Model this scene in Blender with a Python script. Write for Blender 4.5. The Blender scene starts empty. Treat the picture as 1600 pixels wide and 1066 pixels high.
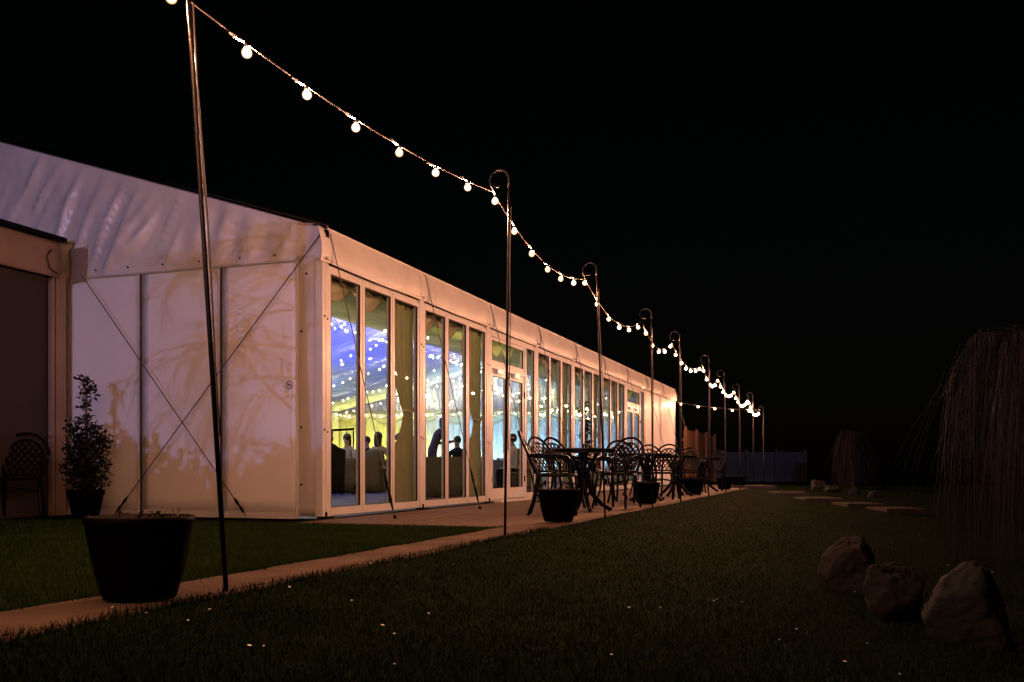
import bpy, math, random
import numpy as np
from mathutils import Vector, Matrix, noise

random.seed(7); np.random.seed(7)
R = math.radians
sc = bpy.context.scene
COL = sc.collection

# ------------------------------------------------------------------ camera
CAM_H = 0.52
YAW = R(19.12)
cam_d = bpy.data.cameras.new('camera')
cam_d.sensor_width = 36; cam_d.lens = 33.75
cam_d.shift_y = 0.1244
cam_d.clip_start = 0.05; cam_d.clip_end = 600
cam = bpy.data.objects.new('camera', cam_d); COL.objects.link(cam)
cam.location = (0, 0, CAM_H); cam.rotation_euler = (R(90), 0, YAW)
sc.camera = cam

# ------------------------------------------------------------------ night sky, one low cool light
MOON_EL, MOON_DIR = R(4.0), Vector((-0.14, 0.99, 0)).normalized()     # the way the light travels
w = bpy.data.worlds.new('World'); sc.world = w; w.use_nodes = True
nt = w.node_tree; nt.nodes.clear()
sky = nt.nodes.new('ShaderNodeTexSky'); sky.sky_type = 'NISHITA'; sky.sun_disc = False
sky.sun_elevation = MOON_EL
sky.sun_rotation = math.atan2(-MOON_DIR.x, -MOON_DIR.y)
bg = nt.nodes.new('ShaderNodeBackground'); bg.inputs['Strength'].default_value = 0.00035
wo = nt.nodes.new('ShaderNodeOutputWorld')
nt.links.new(sky.outputs[0], bg.inputs[0]); nt.links.new(bg.outputs[0], wo.inputs[0])
sun_d = bpy.data.lights.new('sun', 'SUN'); sun_d.energy = 0.52; sun_d.angle = R(0.25); sun_d.color = (0.45, 0.46, 1.0)
sun = bpy.data.objects.new('sun', sun_d); COL.objects.link(sun)
dirv = Vector((MOON_DIR.x*math.cos(MOON_EL), MOON_DIR.y*math.cos(MOON_EL), -math.sin(MOON_EL)))
sun.rotation_euler = dirv.to_track_quat('-Z', 'Y').to_euler()

sc.view_settings.view_transform = 'Standard'; sc.view_settings.look = 'None'
sc.view_settings.exposure = 0.0; sc.view_settings.gamma = 1.0
sc.view_settings.use_curve_mapping = False
sc.render.engine = 'CYCLES'
sc.cycles.use_denoising = True
sc.cycles.sample_clamp_indirect = 3.0
sc.cycles.max_bounces = 8; sc.cycles.transparent_max_bounces = 24
sc.cycles.caustics_reflective = False; sc.cycles.caustics_refractive = False

# ------------------------------------------------------------------ materials
MATS = {}
def mat(name, col, rough=0.6, metal=0.0, var=0.0, scale=8.0, bump=0.0, bscale=None, spec=0.5, col2=None, detail=5.0, stretch=None):
    m = bpy.data.materials.new(name); m.use_nodes = True
    t = m.node_tree; b = t.nodes['Principled BSDF']
    b.inputs['Roughness'].default_value = rough; b.inputs['Metallic'].default_value = metal
    b.inputs['Specular IOR Level'].default_value = spec
    tc = t.nodes.new('ShaderNodeTexCoord'); src = tc.outputs['Object']
    if stretch:
        mp = t.nodes.new('ShaderNodeMapping'); mp.inputs['Scale'].default_value = stretch
        t.links.new(src, mp.inputs['Vector']); src = mp.outputs['Vector']
    if var or col2:
        n = t.nodes.new('ShaderNodeTexNoise'); n.inputs['Scale'].default_value = scale; n.inputs['Detail'].default_value = detail
        t.links.new(src, n.inputs['Vector'])
        cr = t.nodes.new('ShaderNodeValToRGB')
        c2 = col2 or tuple(min(1, c*(1+var)) for c in col)
        c1 = col if col2 else tuple(c*(1-var) for c in col)
        cr.color_ramp.elements[0].position = 0.32; cr.color_ramp.elements[1].position = 0.7
        cr.color_ramp.elements[0].color = (*c1, 1); cr.color_ramp.elements[1].color = (*c2, 1)
        t.links.new(n.outputs['Fac'], cr.inputs['Fac']); t.links.new(cr.outputs['Color'], b.inputs['Base Color'])
    else:
        b.inputs['Base Color'].default_value = (*col, 1)
    if bump:
        n2 = t.nodes.new('ShaderNodeTexNoise'); n2.inputs['Scale'].default_value = bscale or scale*3; n2.inputs['Detail'].default_value = 4
        t.links.new(src, n2.inputs['Vector'])
        bp = t.nodes.new('ShaderNodeBump'); bp.inputs['Strength'].default_value = bump; bp.inputs['Distance'].default_value = 0.02
        t.links.new(n2.outputs['Fac'], bp.inputs['Height']); t.links.new(bp.outputs['Normal'], b.inputs['Normal'])
    MATS[name] = m
    return m
def emit(name, col, strength):
    m = bpy.data.materials.new(name); m.use_nodes = True
    t = m.node_tree; t.nodes.clear()
    e = t.nodes.new('ShaderNodeEmission'); e.inputs[0].default_value = (*col, 1); e.inputs[1].default_value = strength
    o = t.nodes.new('ShaderNodeOutputMaterial'); t.links.new(e.outputs[0], o.inputs[0])
    MATS[name] = m
    return m
def glass(name):
    m = bpy.data.materials.new(name); m.use_nodes = True
    t = m.node_tree; t.nodes.clear()
    tr = t.nodes.new('ShaderNodeBsdfTransparent'); tr.inputs[0].default_value = (0.93, 0.95, 0.93, 1)
    gl = t.nodes.new('ShaderNodeBsdfGlossy'); gl.inputs['Roughness'].default_value = 0.006
    lw = t.nodes.new('ShaderNodeLayerWeight'); lw.inputs['Blend'].default_value = 0.5
    pw = t.nodes.new('ShaderNodeMath'); pw.operation = 'POWER'; pw.inputs[1].default_value = 5.0
    fr = t.nodes.new('ShaderNodeMath'); fr.operation = 'MULTIPLY_ADD'; fr.inputs[1].default_value = 0.96; fr.inputs[2].default_value = 0.04
    t.links.new(lw.outputs['Facing'], pw.inputs[0]); t.links.new(pw.outputs[0], fr.inputs[0])
    tc = t.nodes.new('ShaderNodeTexCoord')
    n = t.nodes.new('ShaderNodeTexNoise'); n.inputs['Scale'].default_value = 1.6; n.inputs['Detail'].default_value = 1
    bp = t.nodes.new('ShaderNodeBump'); bp.inputs['Strength'].default_value = 0.06; bp.inputs['Distance'].default_value = 0.03
    mx = t.nodes.new('ShaderNodeMixShader'); o = t.nodes.new('ShaderNodeOutputMaterial')
    t.links.new(tc.outputs['Object'], n.inputs['Vector'])
    t.links.new(n.outputs['Fac'], bp.inputs['Height']); t.links.new(bp.outputs['Normal'], gl.inputs['Normal'])
    t.links.new(fr.outputs[0], mx.inputs[0]); t.links.new(tr.outputs[0], mx.inputs[1]); t.links.new(gl.outputs[0], mx.inputs[2])
    t.links.new(mx.outputs[0], o.inputs[0])
    MATS[name] = m
    return m

mat('pvc', (0.63, 0.62, 0.61), 0.27, var=0.07, scale=2.2, bump=0.05, bscale=30)
mat('pvc_worn', (0.50, 0.49, 0.47), 0.45, var=0.10, scale=3.0, bump=0.15, bscale=14)
mat('panel_white', (0.80, 0.79, 0.78), 0.42, var=0.04, scale=1.5, bump=0.03, bscale=60)
mat('frame_white', (0.56, 0.555, 0.55), 0.35, var=0.06, scale=4)
mat('alu', (0.55, 0.55, 0.56), 0.3, metal=0.85)
mat('black_metal', (0.003, 0.003, 0.0035), 0.30, metal=0.0, var=0.3, scale=30, bump=0.1, bscale=80, spec=0.07)
mat('rod_metal', (0.006, 0.006, 0.006), 0.32, spec=0.10, metal=0.0, var=0.3, scale=40, bump=0.2, bscale=120)
mat('rubber', (0.012, 0.012, 0.012), 0.55)
mat('cable', (0.05, 0.045, 0.04), 0.45)
mat('festoon_cable', (0.35, 0.33, 0.31), 0.8, spec=0.1)
mat('flex', (0.10, 0.09, 0.08), 0.85, spec=0.1)
mat('pot_plastic', (0.0012, 0.0012, 0.0014), 0.6, spec=0.025, var=0.3, scale=12, bump=0.05)
mat('soil', (0.009, 0.007, 0.005), 0.95, spec=0.1, var=0.4, scale=30, bump=0.6, bscale=60)
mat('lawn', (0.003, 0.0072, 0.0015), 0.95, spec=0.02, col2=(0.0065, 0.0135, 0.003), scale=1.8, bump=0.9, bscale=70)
mat('grass_lit', (0.011, 0.030, 0.006), 0.8, spec=0.06, col2=(0.024, 0.048, 0.011), scale=2.3)  # brighter copy of the blade colour, the stronger light put into it
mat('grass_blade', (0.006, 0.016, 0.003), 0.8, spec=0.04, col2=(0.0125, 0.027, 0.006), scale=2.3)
mat('stone_path', (0.060, 0.042, 0.029), 0.88, spec=0.12, col2=(0.112, 0.080, 0.056), scale=2.6, bump=0.8, bscale=38, detail=12)
mat('deck', (0.090, 0.057, 0.036), 0.7, spec=0.3, var=0.3, scale=2.2, bump=0.35, bscale=10, stretch=(9, 0.8, 9))
mat('slab', (0.032, 0.026, 0.022), 0.85, spec=0.2, var=0.25, scale=6, bump=0.4)
mat('rock', (0.013, 0.014, 0.014), 0.9, spec=0.2, var=0.45, scale=5, bump=0.7, bscale=22, detail=9)
mat('rock_grey', (0.014, 0.018, 0.021), 0.9, spec=0.2, var=0.4, scale=6, bump=0.7, bscale=26, detail=9)
mat('fence_brown', (0.11, 0.055, 0.025), 0.8, spec=0.2, var=0.3, scale=3, bump=0.3, stretch=(6, 6, 0.8))
mat('fence_blue', (0.017, 0.025, 0.030), 0.8, spec=0.2, var=0.3, scale=3, bump=0.3, stretch=(6, 6, 0.8))
mat('bark', (0.07, 0.05, 0.04), 0.9, spec=0.2, var=0.35, scale=20, bump=0.6)
mat('twig', (0.004, 0.0026, 0.0022), 0.7, spec=0.3, var=0.3, scale=6)
mat('leaf', (0.005, 0.008, 0.003), 0.6, spec=0.3, var=0.4, scale=9)
mat('leaf_dry', (0.006, 0.003, 0.0016), 0.8, spec=0.2, var=0.4, scale=9)
mat('petal', (0.75, 0.74, 0.70), 0.7)
mat('annex_wall', (0.026, 0.020, 0.019), 0.7, var=0.12, scale=2)
mat('annex_trim', (0.25, 0.18, 0.14), 0.6, var=0.12, scale=3, bump=0.15, bscale=12)
mat('lining', (0.62, 0.63, 0.60), 0.75, spec=0.2, var=0.08, scale=2)
mat('lining_shaded', (0.50, 0.48, 0.36), 0.75, spec=0.2, var=0.12, scale=2)  # same white lining, with the near slope's olive shade put into its colour
mat('drape', (0.70, 0.69, 0.60), 0.8, spec=0.15, var=0.08, scale=2)
mat('swag', (0.78, 0.76, 0.55), 0.7, spec=0.2)
mat('curtain_gold', (0.38, 0.34, 0.18), 0.7, spec=0.25, var=0.12, scale=4)
mat('floor_dark', (0.045, 0.036, 0.03), 0.6, var=0.25, scale=3)
mat('linen', (0.15, 0.14, 0.115), 0.8, spec=0.15)
mat('suit', (0.012, 0.012, 0.014), 0.8, spec=0.2)
mat('dress_dark', (0.03, 0.02, 0.03), 0.7)
mat('dress_pale', (0.42, 0.34, 0.30), 0.7)
mat('shirt', (0.65, 0.66, 0.70), 0.7)
mat('skin', (0.42, 0.25, 0.18), 0.55)
mat('hair', (0.018, 0.012, 0.009), 0.5)
mat('print_dark', (0.05, 0.04, 0.05), 0.6)
emit('core_warm', (1.0, 0.40, 0.20), 8700)
emit('core_white', (1.0, 0.44, 0.26), 10400)
def frosted(name, col, k):
    m = bpy.data.materials.new(name); m.use_nodes = True
    t = m.node_tree; t.nodes.clear()
    lw = t.nodes.new('ShaderNodeLayerWeight'); lw.inputs['Blend'].default_value = 0.5
    iv = t.nodes.new('ShaderNodeMath'); iv.operation = 'SUBTRACT'; iv.inputs[0].default_value = 1.0
    pw = t.nodes.new('ShaderNodeMath'); pw.operation = 'POWER'; pw.inputs[1].default_value = 3.0
    ml = t.nodes.new('ShaderNodeMath'); ml.operation = 'MULTIPLY'; ml.inputs[1].default_value = k
    e = t.nodes.new('ShaderNodeEmission'); e.inputs[0].default_value = (*col, 1)
    tr = t.nodes.new('ShaderNodeBsdfTransparent'); ad = t.nodes.new('ShaderNodeAddShader'); o = t.nodes.new('ShaderNodeOutputMaterial')
    t.links.new(lw.outputs['Facing'], iv.inputs[1]); t.links.new(iv.outputs[0], pw.inputs[0]); t.links.new(pw.outputs[0], ml.inputs[0])
    t.links.new(ml.outputs[0], e.inputs[1]); t.links.new(e.outputs[0], ad.inputs[0]); t.links.new(tr.outputs[0], ad.inputs[1]); t.links.new(ad.outputs[0], o.inputs[0])
    MATS[name] = m
frosted('globe_warm', (1.0, 0.50, 0.22), 4.2); frosted('globe_white', (1.0, 0.60, 0.38), 5.5)
emit('fairy', (1.0, 0.84, 0.52), 160)
emit('candle', (1.0, 0.72, 0.25), 12)
emit('led_blue', (0.08, 0.12, 1.0), 6); emit('led_yellow', (1.0, 0.95, 0.15), 6); emit('led_cyan', (0.3, 0.65, 1.0), 6)
for nm_, c_ in (('curtain_gold', (0.52, 0.47, 0.26)), ('swag', (0.7, 0.66, 0.4))):
    t_ = MATS[nm_].node_tree; tl = t_.nodes.new('ShaderNodeBsdfTranslucent'); tl.inputs[0].default_value = (*c_, 1)
    mx_ = t_.nodes.new('ShaderNodeMixShader'); mx_.inputs[0].default_value = 0.45
    t_.links.new(t_.nodes['Principled BSDF'].outputs[0], mx_.inputs[1]); t_.links.new(tl.outputs[0], mx_.inputs[2]); t_.links.new(mx_.outputs[0], t_.nodes['Material Output'].inputs[0])
glass('pane_glass')

# ------------------------------------------------------------------ mesh helpers
class MB:
    def __init__(s): s.v = []; s.f = []; s.mi = []; s.cur = 0
    def add(s, vs, fs):
        o = len(s.v); s.v += [tuple(v) for v in vs]
        for f in fs: s.f.append(tuple(i+o for i in f)); s.mi.append(s.cur)
        return s
    def box(s, x0, x1, y0, y1, z0, z1):
        return s.add([(x0,y0,z0),(x1,y0,z0),(x1,y1,z0),(x0,y1,z0),(x0,y0,z1),(x1,y0,z1),(x1,y1,z1),(x0,y1,z1)],
                     [(0,3,2,1),(4,5,6,7),(0,1,5,4),(1,2,6,5),(2,3,7,6),(3,0,4,7)])
    def bar(s, a, b, wd, ht, up=(0,0,1)):
        a = Vector(a); b = Vector(b); d = (b-a).normalized(); u = Vector(up)
        if abs(d.dot(u)) > 0.98: u = Vector((0,1,0))
        sd = d.cross(u).normalized(); u = sd.cross(d).normalized()
        vs = []
        for p in (a, b):
            for i, j in ((-1,-1),(1,-1),(1,1),(-1,1)): vs.append(p + sd*(i*wd/2) + u*(j*ht/2))
        return s.add(vs, [(3,2,1,0),(4,5,6,7),(0,1,5,4),(1,2,6,5),(2,3,7,6),(3,0,4,7)])
    def tube(s, pts, r, n=6, cap=True):
        pts = [Vector(p) for p in pts]; rs = r if isinstance(r, (list, tuple)) else [r]*len(pts)
        vs = []; fs = []; prev = None
        for i, p in enumerate(pts):
            d = (pts[min(i+1, len(pts)-1)] - pts[max(i-1, 0)])
            d = d.normalized() if d.length > 1e-9 else Vector((0,0,1))
            if prev is None:
                u = Vector((0,0,1)) if abs(d.z) < 0.9 else Vector((1,0,0))
                sd = d.cross(u).normalized()
            else:
                sd = (prev - d*prev.dot(d)); sd = sd.normalized() if sd.length > 1e-6 else d.cross(Vector((0,0,1))).normalized()
            prev = sd; u = sd.cross(d)
            for k in range(n):
                a = 2*math.pi*k/n; vs.append(p + (sd*math.cos(a) + u*math.sin(a))*rs[i])
        for i in range(len(pts)-1):
            for k in range(n):
                a = i*n+k; b = i*n+(k+1)%n; fs.append((a, b, b+n, a+n))
        if cap: fs.append(tuple(range(n))[::-1]); fs.append(tuple(range((len(pts)-1)*n, len(pts)*n)))
        return s.add(vs, fs)
    def lathe(s, prof, n=20, c=(0,0,0), wob=None):
        vs = []; fs = []
        for (r, z) in prof:
            for k in range(n):
                a = 2*math.pi*k/n; rr = r*(1+(wob(a, z) if wob else 0))
                vs.append((c[0]+rr*math.cos(a), c[1]+rr*math.sin(a), c[2]+z))
        for i in range(len(prof)-1):
            for k in range(n):
                a = i*n+k; b = i*n+(k+1)%n; fs.append((a, b, b+n, a+n))
        fs.append(tuple(range(n))[::-1]); fs.append(tuple(range((len(prof)-1)*n, len(prof)*n)))
        return s.add(vs, fs)
    def ball(s, c, r, n=10, m=6, sc_=(1,1,1)):
        prof = [(max(1e-4, r*math.sin(math.pi*i/m)), -r*math.cos(math.pi*i/m)) for i in range(m+1)]
        vs = []; fs = []
        for (rr, z) in prof:
            for k in range(n):
                a = 2*math.pi*k/n; vs.append((c[0]+rr*math.cos(a)*sc_[0], c[1]+rr*math.sin(a)*sc_[1], c[2]+z*sc_[2]))
        for i in range(m):
            for k in range(n):
                a = i*n+k; b = i*n+(k+1)%n; fs.append((a, b, b+n, a+n))
        return s.add(vs, fs)
    def grid(s, nu, nv, fn):
        vs = [fn(i/nu, j/nv) for j in range(nv+1) for i in range(nu+1)]
        fs = [(j*(nu+1)+i, j*(nu+1)+i+1, (j+1)*(nu+1)+i+1, (j+1)*(nu+1)+i) for j in range(nv) for i in range(nu)]
        return s.add(vs, fs)
    def mesh(s, name, m, smooth=False):
        me = bpy.data.meshes.new(name); me.from_pydata(s.v, [], s.f)
        for x in (m if isinstance(m, (list, tuple)) else [m]): me.materials.append(MATS[x])
        if isinstance(m, (list, tuple)): me.polygons.foreach_set('material_index', s.mi)
        if smooth: me.polygons.foreach_set('use_smooth', [True]*len(me.polygons))
        me.update(); return me
    def build(s, name, m, parent=None, smooth=False, loc=None):
        return link(name, s.mesh(name, m, smooth), parent, loc)
def link(name, me, parent=None, loc=None, rot=None):
    o = bpy.data.objects.new(name, me); COL.objects.link(o)
    if parent: o.parent = parent
    if loc: o.location = loc
    if rot: o.rotation_euler = rot
    return o
def bevel(o, wd=0.004, seg=1):
    b = o.modifiers.new('bevel', 'BEVEL'); b.width = wd; b.segments = seg; b.limit_method = 'ANGLE'; return o
def empty(name, loc=(0,0,0), rz=0): return link(name, None, None, loc, (0,0,rz))
def tag(o, label, cat, group=None, kind=None):
    o['label'] = label; o['category'] = cat
    if group: o['group'] = group
    if kind: o['kind'] = kind
    return o
def kind(o, k, label=None):
    o['kind'] = k
    if label: o['label'] = label
    return o
def copy_tree(o, parent=None):
    c = o.copy(); COL.objects.link(c)
    if parent: c.parent = parent
    for ch in o.children: copy_tree(ch, c)
    return c
def nz(x, y, z=0.0, s=1.0): return noise.noise(Vector((x*s, y*s, z*s)))
def sstep(a, b, x):
    t = min(1, max(0, (x-a)/(b-a))); return t*t*(3-2*t)

# ------------------------------------------------------------------ terrain
def lawn_z(x, y):
    if x < -2.42: z = -0.012
    else:
        fade = 1 - 0.95*sstep(16, 29, y)
        dx = min(x, 9) + 2.42
        z = -0.010 - 0.03*sstep(0.2, 0.9, dx) - 0.085*dx*fade
        z += 0.03*nz(x, y, 0, 0.7)*sstep(-2.3, -1.5, x)
    return z
xs = sorted(set([round(-200+i*15, 3) for i in range(13)] + [round(-20+i*1.0, 3) for i in range(16)] + [round(-5+i*0.16, 3) for i in range(16)] + [-2.43, -2.41] +
                [round(-2.3+i*0.25, 3) for i in range(46)] + [12, 16, 24, 40, 80, 140, 200]))
ys = sorted(set([-80, -40, -20, -10, -5] + [round(-3+i*0.3, 3) for i in range(112)] + [34, 38, 44, 55, 75, 110, 180, 300]))
b = MB(); nx = len(xs)
b.add([(x, y, lawn_z(x, y)) for y in ys for x in xs],
      [(j*nx+i, j*nx+i+1, (j+1)*nx+i+1, (j+1)*nx+i) for j in range(len(ys)-1) for i in range(nx-1)])
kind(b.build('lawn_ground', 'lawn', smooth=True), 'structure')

# stone path strip
b = MB()
def path_top(u, v):
    y = -3 + 11.4*v
    l = -2.84 - .15*(1-sstep(1.4, 3.3, y)) + 0.03*nz(1, y, 0, 1.6); r = -2.44 + 0.025*nz(7, y, 0, 1.9)
    if u < 0.01: return (l-0.005, y, -0.06)
    if u > 0.99: return (r+0.005, y, -0.14)
    t = (u-0.1)/0.8; x = l + (r-l)*t
    return (x, y, 0.004 + 0.006*nz(x*3, y*3) + .003*nz(x*11, y*11))
b.grid(10, 110, path_top); kind(b.build('stone_path', 'stone_path', smooth=True), 'structure')

# paving band along the gable
b = MB(); b.box(-16, -5.24, 8.42, 8.78, -0.1, -0.012); o = kind(b.build('paving_band', 'stone_path'), 'structure'); bevel(o, 0.008)

# deck boards of the terrace
ter = MB(); ter.box(-5.02, -2.46, 8.12, 31.0, -0.14, -0.035)
terrace = kind(ter.build('terrace', 'soil'), 'structure')
bw = 0.142; xb = -5.0; k = 0
while xb < -2.6:
    y = 8.08; seg = [3.6, 4.2, 2.4, 4.8][k % 4]
    while y < 30.9:
        y1 = min(31.0, y+seg)
        m = MB(); m.box(0, bw-0.008, 0.003, y1-y-0.003, -0.028, 0)
        o = m.build('deck_board', 'deck', terrace, loc=(xb, y+random.uniform(-.012, .012)*(y < 8.1), random.uniform(-.0025, .0025)))
        bevel(o, 0.004)
        y = y1; seg = 4.2
    xb += bw; k += 1
# kerb stones that close the terrace towards the lawn
for i in range(23):
    y = 8.42 + i*0.99
    m = MB(); m.box(-0.0, 0.13, 0, 0.98, -0.16, 0.006)
    o = m.build('edging_stone', 'stone_path', terrace, loc=(-2.55+random.uniform(-.008, .008), y, random.uniform(-.006, .004))); bevel(o, 0.012, 2)

# ------------------------------------------------------------------ grass
def scatter_grass(name, n, region, hmin, hmax, label, m='grass_blade'):
    P = []
    while len(P) < n:
        x, y = region()
        if x is None: continue
        P.append((x, y, lawn_z(x, y)))
    P = np.array(P); N = len(P)
    a = np.random.rand(N)*2*np.pi; hh = np.random.uniform(hmin, hmax, N); wv = np.random.uniform(.0018, .004, N)
    dx = np.cos(a)*wv; dy = np.sin(a)*wv; lx = np.random.randn(N)*.3*hh; ly = np.random.randn(N)*.3*hh
    V = np.zeros((N, 3, 3))
    V[:, 0] = P + np.stack([dx, dy, -0.005*np.ones(N)], 1); V[:, 1] = P + np.stack([-dx, -dy, -0.005*np.ones(N)], 1)
    V[:, 2] = P + np.stack([lx, ly, hh], 1)
    me = bpy.data.meshes.new(name)
    me.vertices.add(N*3); me.vertices.foreach_set('co', V.reshape(-1))
    me.loops.add(N*3); me.loops.foreach_set('vertex_index', np.arange(N*3, dtype=np.int32))
    me.polygons.add(N); me.polygons.foreach_set('loop_start', np.arange(0, N*3, 3, dtype=np.int32))
    me.update(calc_edges=True); me.materials.append(MATS[m])
    return kind(link(name, me), 'stuff', label)
FWD = Vector((-math.sin(YAW), math.cos(YAW))); RGT = Vector((math.cos(YAW), math.sin(YAW)))
def reg_right():
    d = 2.2 + 29*random.random()**2.1; l = random.uniform(-0.56, 0.56)*d
    x = FWD.x*d + RGT.x*l; y = FWD.y*d + RGT.y*l
    if x < -2.43 + .02*nz(x*5, y*5): return None, None
    return x, y
def reg_left():
    d = 2.6 + 7.2*random.random(); l = random.uniform(-0.58, 0.2)*d
    x = FWD.x*d + RGT.x*l; y = FWD.y*d + RGT.y*l
    if x > -2.86-.15*(1-sstep(1.4, 3.3, y)) or y > 8.06 or (x < -5.0 and y > 8.38): return None, None
    return x, y
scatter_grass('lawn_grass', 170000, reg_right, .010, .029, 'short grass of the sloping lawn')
def reg_edge():
    y = 1.0+7.0*random.random()**1.3
    if random.random() < .55: x = -2.455+.05*random.random()**2*nz(4, y, 0, 3)+.03*random.random()
    else: x = -2.845-.15*(1-sstep(1.4, 3.3, y))+.03*nz(1, y, 0, 1.6)+random.gauss(0, .02)
    return x, y
scatter_grass('edge_grass', 7000, reg_edge, .015, .05, 'ragged grass along both edges of the stone path')
scatter_grass('verge_grass', 50000, reg_left, .012, .034, 'short grass between the path and the tent', 'grass_lit')
# daisies
b = MB()
for i in range(130):
    x, y = reg_right()
    if x is None or y < 2.6: continue
    z = lawn_z(x, y)+random.uniform(.03, .05); r = random.uniform(.004, .0085)
    tilt = random.uniform(-.5, .5)
    b.add([(x, y, z+.003)]+[(x+r*math.cos(q*1.047), y+r*math.sin(q*1.047), z+r*tilt*math.cos(q*1.047)) for q in range(6)],
          [(0, q+1, (q+1) % 6+1) for q in range(6)])
kind(b.build('daisies', 'petal'), 'stuff', 'small white daisies dotted over the lawn')

# ------------------------------------------------------------------ marquee
XF, YG, BAY, NB = -5.13, 8.80, 2.413, 9
YE = YG + BAY*NB
XR, XB = XF-6.0, XF-12.0
EZ = 3.02; SL = 0.315
def roof_z(x): return EZ + SL*(6.0-abs(x-XR))
mq = tag(empty('marquee', (XF, YG, 0)), 'long white marquee with glazed side and blank gable end, fairy lit inside', 'marquee')
M0 = Vector((XF, YG, 0))
def part(b, name, m, smooth=False, parent=None):
    o = b.build(name, m, parent or mq, smooth)
    if parent is None: o.location = -M0
    return o
# roof slopes
for sgn in (1, -1):
    b = MB()
    def rf(u, v):
        y = YG-0.05 + (YE-YG+0.1)*u; t = v
        x = XR + sgn*6.05*(1-t); ph = ((y-YG)/BAY) % 1
        return (x, y, roof_z(x) + 0.02 - 0.05*math.sin(math.pi*ph)*math.sin(math.pi*t))
    b.grid(90, 8, rf); o = part(b, 'roof', 'pvc', True)
    s = o.modifiers.new('thick', 'SOLIDIFY'); s.thickness = 0.012
# roof edge keder along the gable
for sgn in (1, -1):
    b = MB(); b.tube([(XR+sgn*6.06*(1-t), YG-0.03, roof_z(XR+sgn*6.06*(1-t))+0.035) for t in (0, .5, 1)], 0.035, 8)
    part(b, 'gable_edge_rail', 'black_metal', True)
# gable upper fabric, wrinkled
b = MB(); seam = 2.70
def gab(u, v):
    x = XF+0.02 - 12.04*u; zt = roof_z(x)
    z = seam + (zt-seam)*v; s = XF - x
    env = math.sin(math.pi*min(1, max(0, v)))**0.7
    fold = 0.0
    g1 = sstep(1.2, 2.4, s)*(1-sstep(3.6, 5.2, s))
    c = s + 0.55*(z-seam)
    fold += 0.085*g1*max(0, math.sin(c*17+nz(c*1.3, z*.5, 0, 1.5)*7))**5*max(0, nz(c*2.1, z*.9, 4, 1.3)+.25)*1.4
    fold += 0.022*(1-sstep(1.0, 2.2, s))*math.sin((s+0.25*(z-seam))*17 + 3*nz(x, z, 2, 1.2))
    fold += 0.035*nz(x, z*1.6, 5, .8) + 0.020*nz(x*1.2, z, 9, 2.6) + 0.018*nz(c*3.5, z*.9, 6, 2.4) + 0.008*nz(x*2, z*2, 3, 5)
    return (x, YG-0.035 - fold*env - 0.03*(1-v)**3*0, z)
b.grid(300, 44, gab); part(b, 'gable_fabric', 'pvc', True)
b = MB(); b.tube([(XF-0.15, YG-0.045, seam), (XR, YG-0.045, seam-0.01), (XB+.1, YG-0.045, seam)], 0.012, 6); part(b, 'gable_seam', 'pvc_worn')
for s in (0.55, 0.98, 1.5, 1.98, 2.45, 2.9):
    b = MB(); b.ball((XF-s, YG-0.06, seam+0.07), 0.011, 8, 4); part(b, 'eyelet', 'black_metal')
# gable lower panels with posts between
gx = [-5.24, -5.42, -6.37, -7.43, -8.49, -9.55]
for i in range(1, len(gx)-1):
    x1, x0 = gx[i], gx[i+1]
    b = MB()
    def pf(u, v): 
        x = x0+.018 + (x1-x0-.036)*u; z = 0.0+seam*v+0.01*0
        return (x, YG-0.004*nz(x*1.4, z*.7, i)-0.006, 0.03+(seam-.02)*v)
    b.grid(12, 16, pf); o = part(b, 'gable_panel', 'panel_white', True)
    s = o.modifiers.new('thick', 'SOLIDIFY'); s.thickness = 0.03; s.offset = -1
    b = MB(); b.box(x0+.018, x1-.018, YG-.012, YG+.03, -0.02, .055); part(b, 'bottom_rail', 'frame_white')
for i in range(2, len(gx)-1):
    x = gx[i]
    b = MB(); b.box(x+.012, x+.030, YG-.030, YG+.02, 0, seam); part(b, 'panel_stile', 'alu')
    b = MB(); b.box(x-.048, x-.020, YG-.034, YG+.02, 0, seam); part(b, 'panel_stile', 'frame_white')
    b = MB(); b.box(x-.020, x+.012, YG-.016, YG+.02, 0, seam); part(b, 'panel_gap', 'rubber')
# corner flap fabric
b = MB()
def fl(u, v):
    x = -5.43+.245*u; z = .02+2.72*v
    return (x, YG-.03-.012*math.sin(u*math.pi)-.008*nz(x*4, z*1.3, 3), z)
b.grid(10, 30, fl); o = part(b, 'corner_flap', 'pvc_worn', True); s = o.modifiers.new('t', 'SOLIDIFY'); s.thickness = .006
b = MB(); b.box(-5.43, -5.415, YG-.045, YG-.02, .02, 2.72); part(b, 'flap_edge', 'pvc')
for z in (2.55, 1.95, .95, .35):
    b = MB(); b.ball((-5.36+.06*(z > 2), YG-.055, z), .013, 8, 4); part(b, 'eyelet', 'black_metal')
# round no-smoking mark on the gable panel
cx, cz = -5.53, 1.40
b = MB(); n = 28; r0, r1 = .038, .044
b.add([(cx+r*math.cos(2*math.pi*k/n), YG-.016, cz+r*math.sin(2*math.pi*k/n)) for r in (r0, r1) for k in range(n)], [(k, (k+1) % n, n+(k+1) % n, n+k) for k in range(n)])
b.bar((cx-.027, YG-.0165, cz+.027), (cx+.027, YG-.0165, cz-.027), .001, .007, up=(1, 0, 1))
b.box(cx-.026, cx+.018, YG-.0172, YG-.0165, cz-.006, cz+.004); b.box(cx+.020, cx+.026, YG-.0172, YG-.0165, cz-.006, cz+.012)
part(b, 'warning_mark', 'print_dark')

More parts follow.
